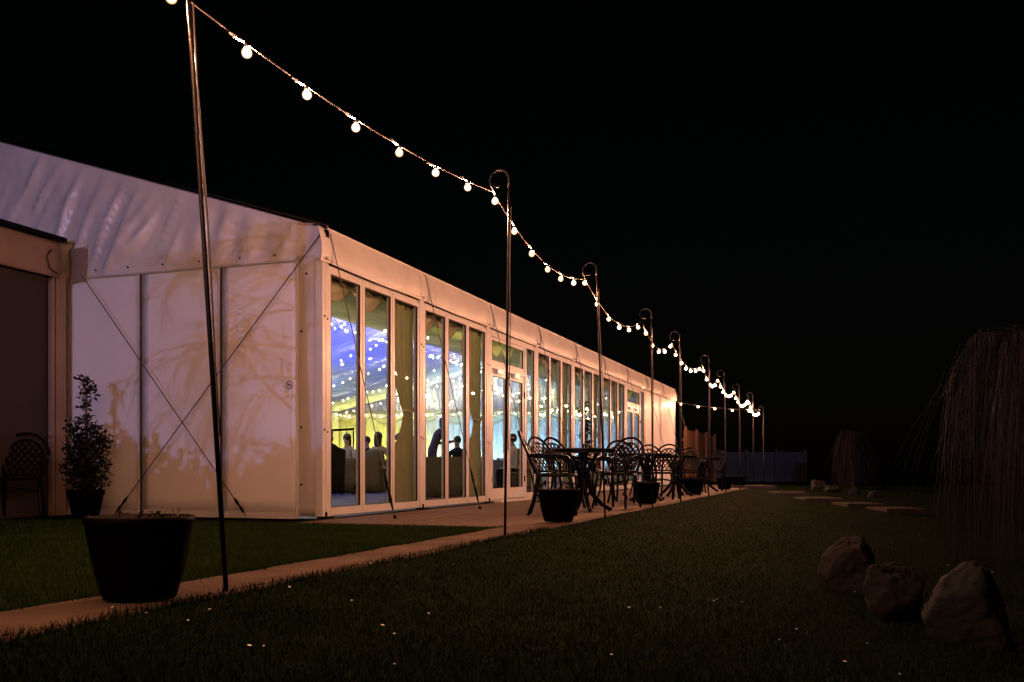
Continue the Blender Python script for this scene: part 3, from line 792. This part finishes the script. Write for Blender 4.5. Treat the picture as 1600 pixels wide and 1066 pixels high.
for i, (x, y, hd, lab) in enumerate(chairs):
    o = cp if i == 0 else copy_tree(cp); o.location = (x, y, .002 if i < 12 else -.03); o.rotation_euler = (0, 0, math.atan2(-hd[0], hd[1])); tag(o, lab, 'chair', 'lattice-back terrace chairs')

# planters
def make_planter(H=.32, r1=.202, r0=.142):
    t = empty('planter')
    b = MB(); b.lathe([(r0*.96, 0), (r0, .012), (r0+(r1-r0)*.45, H*.35), (r0+(r1-r0)*.85, H*.72), (r1*.985, H*.9), (r1, H*.905), (r1*1.03, H*.93), (r1*1.03, H), (r1*.97, H), (r1*.95, H-.04), (.02, H-.045)], 36); b.build('pot', 'pot_plastic', t, True)
    b = MB()
    b.grid(14, 14, lambda u, v: (r1*.95*(2*u-1)*math.sqrt(1-.5*(2*v-1)**2), r1*.95*(2*v-1)*math.sqrt(1-.5*(2*u-1)**2), H-.03+.035*nz(u*5, v*5, H*9)+.02)); b.build('soil', 'soil', t, True)
    return t
def leafy(b, c, n, rad, h, size, up=.6):
    for _ in range(n):
        a = random.uniform(0, 6.28); rr = rad*math.sqrt(random.random()); p = Vector((c[0]+rr*math.cos(a), c[1]+rr*math.sin(a), c[2]+h*random.random()))
        d = Vector((random.gauss(0, 1), random.gauss(0, 1), random.gauss(up, .7))).normalized(); s = d.cross(Vector((random.gauss(0, 1), random.gauss(0, 1), random.gauss(0, 1)))).normalized(); l = size*random.uniform(.6, 1.4)
        m = p+d*l*.5
        b.add([p, m+s*l*.28, p+d*l, m-s*l*.28], [(0, 1, 2, 3)])
plist = [(-2.63, 3.10, 'large black planter on the path beside the leaning pole'), (-2.60, 8.86, 'black planter in front of the first table'),
         (-2.72, 13.8, 'black planter in front of the second table'), (-2.78, 18.75, 'black planter in front of the third table'),
         (-2.75, 23.6, 'black planter beyond the farthest table'), (-2.7, 26.6, 'black planter close to the end of the terrace')]
pp = make_planter()
for i, (x, y, lab) in enumerate(plist):
    o = pp if i == 0 else copy_tree(pp); o.location = (x, y, .012); o.rotation_euler = (0, 0, i*1.1); tag(o, lab, 'planter', 'black planters along the edge')
    if i:
        s = [.98, .97, .98, 1.0, .95][i-1]; o.scale = (s, s, .98*s)
    b = MB(); leafy(b, (0, 0, .30), 45 if i == 0 else 25, .15, .035, .022); so = b.build('seedlings', 'leaf', o); kind(so, 'stuff')

# ------------------------------------------------------------------ annex tent at the frame edge
an = tag(empty('annex', (-8.4, 8.7, 0)), 'lower annex with brown fascia and dark wall joining the gable', 'annex')
A0 = Vector((-8.4, 8.7, 0))
def apart(b, name, m, smooth=False): o = b.build(name, m, an, smooth); o.location = -A0; return o
b = MB(); b.box(-14, -8.48, 3.0, 8.60, -.03, 2.70); apart(b, 'wall', 'annex_wall')
b = MB(); b.box(-8.55, -8.40, 8.55, 8.70, -.03, 2.75); o = apart(b, 'corner_post', 'annex_trim'); bevel(o, .01)
b = MB(); b.box(-8.47, -8.40, 8.49, 8.53, -.03, 2.68); o = apart(b, 'corner_trim', 'annex_trim'); bevel(o, .008)
b = MB()
def fas(u, v):
    y = 3.0+5.55*u; return (-8.36+.035*math.sin(math.pi*v)+.006*nz(y*2, v*3), y, 2.66+.40*v-.0*u)
b.grid(40, 10, fas); o = apart(b, 'fascia', 'annex_trim', True); s = o.modifiers.new('t', 'SOLIDIFY'); s.thickness = .02
b = MB(); b.box(-8.52, -8.30, 2.9, 8.60, 3.075, 3.12); apart(b, 'gutter', 'black_metal')
b = MB(); b.add([(-8.35, 2.9, 3.13), (-8.35, 8.7, 3.13), (-14, 8.7, 4.6), (-14, 2.9, 4.6), (-8.35, 2.9, 3.10), (-8.35, 8.7, 3.10), (-14, 8.7, 4.57), (-14, 2.9, 4.57)], [(0, 1, 2, 3), (7, 6, 5, 4), (0, 4, 5, 1)]); apart(b, 'roof', 'pvc_worn')
b = MB(); b.grid(6, 8, lambda u, v: (-8.40+.24*u, 8.73-.015*math.sin(3*u), 2.64+.38*v+.02*u)); apart(b, 'joining_flap', 'annex_trim', True)
b = MB(); b.tube([(-8.33, 8.40, 2.95), (-8.31, 8.32, 2.86), (-8.31, 8.36, 2.74), (-8.32, 8.47, 2.70)], .012, 6); apart(b, 'loop', 'cable', True)

# ------------------------------------------------------------------ shrubs and trees
def shrub(name, loc, label, clumps, pot=True, seed=1, leafn=260, size=.05):
    random.seed(seed)
    t = tag(empty(name, loc), label, 'shrub')
    b = MB(); top = max(c[2] for c in clumps)
    b.tube([(0, 0, .1), (.02, .01, top*.5), (0, 0, top)], [.016, .012, .005], 6)
    for c in clumps: b.tube([(0, 0, c[2]*.6), (c[0]*.6, c[1]*.6, c[2]*.85), (c[0], c[1], c[2])], [.008, .006, .003], 4)
    b.build('stem', 'bark', t, True)
    b = MB()
    for (x, y, z, r) in clumps:
        for _ in range(int(leafn*(r/.15)**2)):
            d = Vector((random.gauss(0, 1), random.gauss(0, 1), random.gauss(0, 1))).normalized()*r*random.random()**.5
            p = Vector((x, y, z))+d; a = Vector((random.gauss(0, 1), random.gauss(0, 1), random.gauss(.4, .8))).normalized(); s = a.cross(Vector((random.gauss(0, 1), random.gauss(0, 1), random.gauss(0, 1)))).normalized(); l = size*random.uniform(.6, 1.5)
            b.add([p, p+a*l*.5+s*l*.22, p+a*l, p+a*l*.5-s*l*.22], [(0, 1, 2, 3)])
    kind(b.build('foliage', 'leaf', t), 'stuff')
    if pot:
        b = MB(); b.lathe([(.13, 0), (.135, .01), (.18, .24), (.195, .25), (.195, .30), (.18, .30), (.17, .26), (.02, .25)], 24); b.build('pot', 'pot_plastic', t, True)
    return t
shrub('potted_shrub', (-7.74, 8.28, -.01), 'dark spindly potted shrub against the white gable', [(-.02, 0, 1.48, .07), (.03, .0, 1.36, .09), (-.03, .02, 1.22, .07), (.02, 0, 1.05, .07), (-.13, 0, .95, .12), (.12, 0, .95, .10), (.2, .02, .82, .13), (-.12, .05, .75, .18), (.05, -.02, .72, .2), (.1, 0, .52, .2), (-.1, 0, .5, .2), (.18, .0, .40, .10), (-.02, 0, .35, .18)], seed=3)
# long garden hedge behind the camera; its ragged top shades the foot of the gable from the low cool light
random.seed(31)
hd = tag(empty('garden_hedge', (-2.5, -2.6, -.1)), 'long ragged garden hedge behind the camera', 'hedge')
b = MB(); st = MB()
for k in range(46):
    x = -7.6+k*.33; zt = 1.50+.22*nz(x*1.1, 3, 0)+.16*nz(x*3, 7, 0)
    gz = lawn_z(x-2.5, -2.6)+.1
    st.tube([(x, 0, gz-.05), (x+.05, .05, .8), (x, 0, zt-.1)], [.03, .02, .008], 5)
    z = gz+.15
    while z < zt:
        for _ in range(48 if z < zt-.35 else 26):
            p = Vector((x+random.gauss(0, .17), random.gauss(0, .22), z+random.gauss(0, .1)))
            if p.z > zt+.1: continue
            a_ = Vector((random.gauss(0, 1), random.gauss(0, 1), random.gauss(.4, .8))).normalized(); s_ = a_.cross(Vector((random.gauss(0, 1), random.gauss(0, 1), random.gauss(0, 1)))).normalized(); l = random.uniform(.16, .3) if z < zt-.35 else random.uniform(.08, .17)
            b.add([p, p+a_*l*.5+s_*l*.3, p+a_*l, p+a_*l*.5-s_*l*.3], [(0, 1, 2, 3)])
        z += .09
kind(b.build('foliage', 'leaf', hd), 'stuff'); st.build('stems', 'bark', hd)

def weeping(name, loc, label, H, spread, nstr, seed, r0=.05, strand=.0035, leafy_=0, drop=1.0, matn='twig', arch=.25):
    random.seed(seed)
    t = tag(empty(name, loc), label, 'tree')
    b = MB(); top = H*.8
    b.tube([(0, 0, -.05), (.03, .02, top*.4), (-.02, .0, top*.75), (0, 0, top)], [r0, r0*.8, r0*.65, r0*.5], 9); b.build('trunk', 'bark', t, True)
    b = MB()
    nb = max(6, nstr//22); br = []
    for i in range(nb):
        a = i*2.399+random.uniform(-.2, .2); L = spread*random.uniform(.45, 1.0); z0 = top*random.uniform(.85, 1.0)
        pts = []
        for k in range(7):
            f = k/6; pts.append(Vector((math.cos(a)*L*f, math.sin(a)*L*f, z0+(H-z0)*math.sin(f*math.pi*.62)*1.05-arch*f**3)))
        b.tube(pts, [r0*.35*(1-.8*k/6) for k in range(7)], 5); br.append(pts)
    for i in range(nstr):
        pts = random.choice(br); f = random.uniform(.3, 1); k = min(5, int(f*6)); p = pts[k].lerp(pts[k+1], f*6-k)
        L = min(p.z-.08, H*drop*random.uniform(.35, .95)); out = Vector((p.x, p.y, 0)); out = out.normalized() if out.length > .01 else Vector((1, 0, 0))
        o1 = random.uniform(.02, .3)*spread; sx = random.gauss(0, .13); sy = random.gauss(0, .13)
        q = [p+Vector((out.x*o1*math.sin(s*1.4)+sx*s, out.y*o1*math.sin(s*1.4)+sy*s, .12*L*math.sin(s*5)*(s < .3)-L*s**1.35)) for s in (0, .12, .3, .55, .8, 1)]
        b.tube(q, [strand*1.3, strand*1.2, strand, strand*.85, strand*.7, strand*.4], 3, False)
    kind(b.build('crown', matn, t), 'stuff')
    return t
def gpos(u, d):
    l = (u-800)/1500*d; return FWD.x*d+RGT.x*l, FWD.y*d+RGT.y*l
x, y = gpos(1640, 8.6); weeping('weeping_tree', (x, y, lawn_z(x, y)), 'weeping tree with long bare trailing twigs behind the boulders', 2.35, .98, 760, 5, .05, .0034, arch=.75)
x, y = gpos(1332, 26.5); weeping('weeping_shrub', (x, y, lawn_z(x, y)), 'small rust-coloured weeping shrub far across the lawn', 1.75, .58, 520, 6, .04, .008, matn='leaf_dry', arch=.75)
# bare tree out of frame, its twigs shadow the gable
random.seed(11)
tr_ = tag(empty('bare_tree', (-4.15, .3, -.03)), 'bare branching tree standing on the verge left of the path', 'tree')
tk = MB(); tk.tube([(0, 0, -.05), (.03, 0, .8), (-.02, .05, 1.9), (-.05, 0, 3.4), (0, 0, 4.4)], [.11, .10, .085, .06, .03], 9); tk.build('trunk', 'bark', tr_, True)
bb = MB()
def branch(p, d, L, r, dep):
    pts = [p]; dd = d.copy()
    for k in range(5):
        dd = (dd+Vector((random.gauss(0, .13), random.gauss(0, .13), random.gauss(-.07, .11)))).normalized(); pts.append(pts[-1]+dd*L/5)
    bb.tube(pts, [max(.0042, r*(1-.13*k)) for k in range(6)], 4, False)
    if dep == 0: return
    for k in range(1, 6):
        for _ in range(2 if dep > 2 and k > 2 else (1 if dep > 1 or k in (1, 3, 5) else 0)):
            nd = (dd+Vector((random.gauss(0, .45), random.gauss(0, .45), random.gauss(-.10, .34)))).normalized(); branch(pts[k], nd, L*random.uniform(.42, .66), r*.5, dep-1)
for z, a, L, e_ in ((1.3, 3.1, 1.3, .35), (1.7, 2.9, 1.7, .3), (2.1, 3.4, 1.8, .2), (2.4, 3.05, 2.0, .15), (2.8, 2.7, 1.9, .2), (3.1, 3.3, 1.8, .3), (3.5, 2.9, 1.6, .4), (2.6, .3, 1.3, .4), (3.2, 1.2, 1.3, .4), (3.6, 4.8, 1.3, .5)):
    branch(Vector((-.02, 0, z)), Vector((math.cos(a), math.sin(a), e_)).normalized(), L*.72, .015, 3)
for k in range(6):
    z = 1.9+k*.3; branch(Vector((-.02, 0, z)), Vector((math.cos(2.7+.09*k), math.sin(2.7+.09*k), random.uniform(.1, .55))).normalized(), random.uniform(.8, 1.2), .010, 2)
kind(bb.build('crown', 'bark', tr_), 'stuff')

# ------------------------------------------------------------------ boulders
def boulder(loc, s, seed, m, label, cut=.0):
    b = MB(); n, k_ = 72, 48; vs = []
    rnd = random.Random(seed); planes = [(Vector((rnd.gauss(0, 1), rnd.gauss(0, 1), rnd.gauss(.15, .7))).normalized(), rnd.uniform(.66, .98)) for _ in range(15)]
    for i in range(k_+1):
        th = math.pi*i/k_
        for k in range(n):
            ph = 2*math.pi*k/n; d = Vector((math.sin(th)*math.cos(ph), math.sin(th)*math.sin(ph), -math.cos(th)))
            r = 1.15
            for pn, pd in planes:
                q = d.dot(pn)
                if q > .05: r = min(r, pd/q)
            r += .10*nz(d.x*1.8+seed, d.y*1.8, d.z*1.8)+.06*nz(d.x*5+seed, d.y*5, d.z*5)-.05*max(0, .35-abs(nz(d.x*3.2, d.y*3.2+seed, d.z*3.2))*3)+.032*nz(d.x*12, d.y*12+seed, d.z*12)+.016*nz(d.x*26, d.y*26+seed, d.z*26)
            vs.append((d.x*r*s[0], d.y*r*s[1], d.z*r*s[2]))
    fs = [(i*n+k, i*n+(k+1) % n, (i+1)*n+(k+1) % n, (i+1)*n+k) for i in range(k_) for k in range(n)]
    b.add(vs, fs); o = b.build('boulder', m, None, True, loc); o.rotation_euler = (0, 0, seed*.7)
    return tag(o, label, 'boulder', 'boulders on the lawn')
def rock_at(u, d, s, seed, m, label):
    x, y = gpos(u, d); boulder((x, y, lawn_z(x, y)+s[2]*.55), s, seed, m, label)
rock_at(1328, 6.15, (.20, .20, .21), 3, 'rock', 'brown rounded boulder, farthest of the three near the weeping tree')
rock_at(1396, 5.05, (.17, .19, .20), 8, 'rock', 'middle boulder of the three in the dark corner of the lawn')
rock_at(1512, 4.45, (.21, .17, .22), 13, 'rock_grey', 'large pale grey slanted boulder closest to the camera')
rock_at(1278, 24.5, (.24, .22, .21), 21, 'rock', 'brown rock at the far edge of the lawn')
rock_at(1300, 24.0, (.18, .2, .14), 22, 'rock', 'low rock between the far brown rock and the rust shrub')
rock_at(1334, 23.0, (.14, .14, .13), 23, 'rock', 'small rock under the rust-coloured weeping shrub')
rock_at(1366, 22.0, (.18, .18, .10), 24, 'rock', 'flat dark rock past the rust-coloured weeping shrub')

# stepping slabs down the lawn
sl = ['first stepping slab, at the end of the terrace', 'second stepping slab from the terrace', 'third stepping slab from the terrace', 'fourth stepping slab, fading into the dark lawn', 'last stepping slab down in the dark lawn']
for k, (u, d, wdt) in enumerate([(1172, 26.0, 1.25), (1232, 22.0, .75), (1278, 20.2, .80), (1340, 18.6, .72), (1398, 17.6, .72)]):
    x, y = gpos(u, d); zc = lawn_z(x, y)
    b = MB(); b.box(-wdt/2, wdt/2, -.4, .4, -.12, .05); o = b.build('stepping_slab', 'slab', None, False, (x, y, zc+.02)); o.rotation_euler = (0, 0, .25+.05*k); bevel(o, .012, 2)
    tag(o, sl[k], 'slab', 'stepping slabs')

# ------------------------------------------------------------------ fences
f1 = tag(empty('board_fence', (-4.9, 31.0, 0)), 'tall brown vertical board fence beyond the tent end', 'fence')
for k in range(50):
    m = MB(); m.box(-.01, .012, 0, .142, 0, 1.78); link('board', m.mesh('board', 'fence_brown'), f1, (random.uniform(-.006, .006), k*.15, random.uniform(-.01, .015)))
for z in (.4, 1.4): m = MB(); m.box(-.06, -.014, 0, 7.5, z, z+.08); m.build('rail', 'fence_brown', f1)
for k in range(4): m = MB(); m.box(.014, .10, k*2.45, k*2.45+.09, -.05, 1.86); m.build('post', 'fence_brown', f1)
x0, y0 = gpos(1119, 38); x1, y1 = gpos(1257, 38.5)
f2 = tag(empty('low_fence', (x0, y0, 0), math.atan2(y1-y0, x1-x0)), 'low blue-grey board fence crossing the end of the garden', 'fence')
Lf = math.hypot(x1-x0, y1-y0); n = int(Lf/.13)
bm_ = MB(); bm_.box(0, .122, -.012, .01, 0, 1.2); bme = bm_.mesh('board', 'fence_blue')
for k in range(n): link('board', bme, f2, (k*.13, random.uniform(-.008, .008), random.uniform(-.015, .01)-.02))
for z in (.3, .95): m = MB(); m.box(0, Lf, .013, .05, z, z+.07); m.build('rail', 'fence_blue', f2)
for k in range(4): m = MB(); m.box(k*Lf/3-.05, k*Lf/3+.05, -.11, -.015, -.05, 1.27); m.build('post', 'fence_blue', f2)

# ------------------------------------------------------------------ guests inside
def person(loc, rz, label, top_m, pose='sit', hairlen=0, armup=False, lower_m='suit', lean_=0.0, woman=False):
    t = empty('person', loc, rz)
    J = {}; E = []; Rd = {}
    def j(n, p, r, par=None):
        J[n] = (Vector(p), r); 
        if par: E.append((par, n))
    hz = .50 if pose == 'sit' else .95
    L = lean_
    sw = .17 if woman else .20
    j('pelvis', (0, 0, hz), .13); j('waist', (0, .01+L*.15, hz+.17), .115 if woman else .13, 'pelvis'); j('chest', (0, .0+L*.35, hz+.36), .135 if woman else .15, 'waist')
    j('neckb', (0, -.01+L*.52, hz+.50), .07, 'chest'); j('neck', (0, .01+L*.58, hz+.57), .052, 'neckb'); j('jaw', (0, .035+L*.64, hz+.645), .066, 'neck'); j('head', (0, .025+L*.70, hz+.725), .092, 'jaw'); j('crown', (0, .01+L*.74, hz+.79), .070, 'head')
    for s, n in ((-1, 'l'), (1, 'r')):
        j('sh'+n, (s*sw, L*.45, hz+.45), .062, 'neckb')
        if armup and s > 0:
            j('el'+n, (s*(sw+.12), .12+L*.45, hz+.62), .042, 'sh'+n); j('wr'+n, (s*(sw+.10), .20+L*.45, hz+.86), .030, 'el'+n); j('ha'+n, (s*(sw+.09), .22+L*.45, hz+.95), .036, 'wr'+n)
        else:
            j('el'+n, (s*(sw+.06), .08+L*.45, hz+.20), .045, 'sh'+n); j('wr'+n, (s*(sw-.02), .28+L*.5, hz+.25), .030, 'el'+n); j('ha'+n, (s*(sw-.06), .37+L*.5, hz+.26), .034, 'wr'+n)
        j('hp'+n, (s*.09, .02, hz-.02), .095, 'pelvis')
        if pose == 'sit': j('kn'+n, (s*.11, .42, hz-.01), .068, 'hp'+n); j('an'+n, (s*.11, .40, .09), .042, 'kn'+n); j('to'+n, (s*.12, .54, .04), .035, 'an'+n)
        else: j('kn'+n, (s*.095, .03, .50), .066, 'hp'+n); j('an'+n, (s*.10, 0, .09), .042, 'kn'+n); j('to'+n, (s*.12, .15, .04), .035, 'an'+n)
    names = list(J); idx = {n: i for i, n in enumerate(names)}
    me = bpy.data.meshes.new('body'); me.from_pydata([J[n][0] for n in names], [(idx[a], idx[c]) for a, c in E], [])
    tmp = bpy.data.objects.new('body', me); COL.objects.link(tmp)
    sm = tmp.modifiers.new('skin', 'SKIN'); sm.use_smooth_shade = True
    sv = me.skin_vertices[0].data
    for i, n in enumerate(names): sv[i].radius = (J[n][1]*.95, J[n][1]*.95); sv[i].use_root = (n == 'pelvis')
    tmp.modifiers.new('sub', 'SUBSURF').levels = 1
    tmp.modifiers['sub'].render_levels = 1
    dg = bpy.context.evaluated_depsgraph_get(); dg.update()
    nm = bpy.data.meshes.new_from_object(tmp.evaluated_get(dg)); COL.objects.unlink(tmp); bpy.data.objects.remove(tmp)
    nm.name = 'body'; nm.materials.clear()
    for m in (top_m, 'skin', lower_m): nm.materials.append(MATS[m])
    hands = [J['hal'][0], J['har'][0]]; mi = []
    for p in nm.polygons:
        c = p.center
        if c.z > hz+.545 and abs(c.x) < .13 and not (armup and c.x > .16): mi.append(1)
        elif min((c-h).length for h in hands) < .075: mi.append(1)
        elif c.z < hz+.02: mi.append(2)
        else: mi.append(0)
    nm.polygons.foreach_set('material_index', mi); nm.polygons.foreach_set('use_smooth', [True]*len(mi))
    link('body', nm, t)
    hc = J['head'][0]
    b = MB(); b.ball((hc.x, hc.y-.02, hc.z+.025), .105, 12, 8, (.93, 1.0, 1.02))
    if hairlen: b.ball((hc.x, hc.y-.055, hc.z-.06*hairlen), .10, 10, 8, (.98, .6, .9+hairlen))
    b.build('hair', 'hair', t, True)
    b = MB(); b.ball((hc.x, hc.y+.098, hc.z-.02), .016, 6, 5, (.8, 1, 1.3)); b.build('nose', 'skin', t, True)
    return tag(t, label, 'person', 'wedding guests inside the marquee')
def inside(u, d): 
    x, y = gpos(u, d); return x, y
ppl = [ # u, depth, heading deg (rz), ...
    (513, 19.5, 40, 'seated guest in a dark suit at the gable edge of the glass', 'suit', 'stand_', 0, False, 0.0, False),
    (526, 23.6, 100, 'seated guest in dark clothes leaning in beside the suited man', 'suit', 'sit', 0, False, .25, False),
    (545, 22.6, 160, 'seated woman in a pale dress half hidden by the first mullion', 'dress_pale', 'sit', 1.0, False, .1, True),
    (573, 24.6, 190, 'seated dark-haired guest facing the glass across the candles', 'suit', 'sit', 0, False, .05, False),
    (591, 21.6, -10, 'seated woman with long dark hair and pale shawl, seen from behind', 'dress_pale', 'sit', 1.2, False, 0, True),
    (625, 22.4, 30, 'seated guest in dark jacket next to the first tied curtain', 'suit', 'sit', 0, False, .05, False),
    (633, 25.0, 170, 'guest raising an arm behind the first tied curtain', 'dress_pale', 'sit', .6, True, 0, True),
    (674, 23.8, -60, 'standing woman in a dark dress bending over the white table', 'dress_dark', 'stand', .8, False, .45, True),
    (715, 24.2, 150, 'seated dark guest behind the white table in the second bay', 'suit', 'sit', 0, False, 0, False),
    (735, 26.0, 120, 'seated guest behind the second tied curtain', 'dress_dark', 'sit', .8, False, 0, True),
    (806, 22.6, 70, 'man in a white shirt seen through the door pane', 'shirt', 'sit', 0, False, .1, False)]
for (u, d, hd, lab, tm, pose, hl, au, ln, wm) in ppl:
    x, y = inside(u, d)
    person((x, y, -.008), YAW+R(hd), lab, tm, 'sit' if pose == 'stand_' else pose, hl, au, 'dress_dark' if wm and pose == 'stand' else 'suit', ln, wm)
# round tables with white cloths
def cloth_table(u, d, label, r=.8):
    x, y = inside(u, d); t = tag(empty('banquet_table', (x, y, -.008)), label, 'table', 'cloth covered tables inside')
    b = MB(); b.lathe([(r*1.10, .02), (r*1.06, .25), (r*1.01, .60), (r, .725), (r*.985, .742), (.01, .745)], 56, wob=lambda a, z: .035*math.sin(a*13)*(1-min(1, z/.72))); b.build('tablecloth', 'linen', t, True)
    b = MB(); b.lathe([(.05, 0), (.05, .70), (.3, .71)], 10); b.build('pedestal', 'black_metal', t)
    return x, y
cloth_table(548, 21.2, 'round table under a pale cloth between the guests in the first bay', .62)
cloth_table(584, 23.3, 'round candle-lit table under a pale cloth behind the long-haired woman', .62)
cloth_table(700, 18.4, 'large round table under a white cloth in the second bay', .80)
cloth_table(800, 23.8, 'round cloth-covered table seen through the double door', .7)
cloth_table(735, 27.4, 'far round table under a pale cloth behind the second bay', .7)
# tea candles on the table
for k, (u, d) in enumerate(((568, 23.1), (577, 23.3), (599, 23.4))):
    x, y = inside(u, d); t = tag(empty('candle_jar', (x, y, .74)), ['candle jar at the back edge of the candle-lit table', 'candle jar in the middle of the candle-lit table', 'candle jar beside the long-haired woman'][k], 'candle', 'lit candle jars')
    b = MB(); b.lathe([(.028, 0), (.034, .01), (.036, .07), (.033, .07), (.030, .015)], 12); b.build('jar', 'linen', t)
    b = MB(); b.lathe([(.004, .07), (.012, .085), (.009, .105), (.001, .125)], 8); b.build('flame', 'candle', t)
# covered banquet chairs
def cover_chair(u, d, hd, label, fab='linen'):
    x, y = inside(u, d); t = tag(empty('banquet_chair', (x, y, -.008), YAW+R(hd)), label, 'chair', 'covered chairs inside')
    b = MB(); b.grid(12, 12, lambda q, v: (-.23+.46*q, -.24-.03*math.sin(q*3.14)-.06*v-.02*math.sin(q*25)*(1-v), .02+.93*v-.06*(2*q-1)**2*v)); o = b.build('back_cover', fab, t, True); s = o.modifiers.new('t', 'SOLIDIFY'); s.thickness = .035
    b = MB(); b.box(-.22, .22, -.20, .22, .40, .46); o = b.build('seat', fab, t); bevel(o, .02, 2)
    for sx in (-.19, .19):
        for sy in (-.17, .19): b = MB(); b.tube([(sx, sy, .40), (sx*1.05, sy*1.08, 0)], .014, 6); b.build('leg', 'black_metal', t)
    if fab != 'linen': return
    b = MB(); b.box(-.25, .25, -.315, -.285, .52, .60)
    for s in (-1, 1): b.add([(0, -.32, .56), (s*.16, -.36, .64), (s*.17, -.35, .50), (s*.02, -.33, .20), (s*.10, -.34, .18), (0, -.32, .54)], [(0, 1, 2), (0, 4, 3)])
    b.build('sash', 'curtain_gold', t)
cover_chair(591, 21.5, -10, 'covered chair with a trailing sash under the long-haired woman')
cover_chair(625, 22.3, 30, 'dark chair under the guest in a dark jacket', 'suit')
cover_chair(526, 23.5, 100, 'dark chair under the leaning guest by the gable', 'suit')
cover_chair(513, 19.4, 40, 'dark chair under the suited guest at the gable edge', 'suit')
cover_chair(818, 18.6, 20, 'empty covered chair seen through the second door leaf')
# black rail stand
x, y = inside(526, 23.0); t = tag(empty('rail_stand', (x, y, -.008), YAW+.05), 'black rail stand with thin uprights behind the guests', 'stand')
b = MB(); b.bar((-.5, 0, 1.42), (.42, 0, 1.47), .05, .055); b.build('top_rail', 'black_metal', t)
for k in range(6): b = MB(); q = -.45+k*.17; b.tube([(q, 0, 0), (q, 0, 1.43)], .008 if k % 5 else .016, 5); b.build('upright', 'black_metal', t)
b = MB(); b.bar((-.5, 0, .98), (.42, 0, 1.0), .02, .02); b.bar((-.5, 0, .02), (.42, 0, .02), .05, .03); b.build('cross_rail', 'black_metal', t)
# tall indoor conifer seen through the middle bays
x, y = inside(911, 20.5)
shrub('indoor_conifer', (x, y, -.008), 'tall slim dark conifer standing inside the middle bay', [(random.uniform(-.08, .08), random.uniform(-.08, .08), .35+k*.17, .17-.008*k) for k in range(10)], True, 9, 150, .07)
bpy.context.view_layer.update()
print('fairy bulbs', fairy_n)
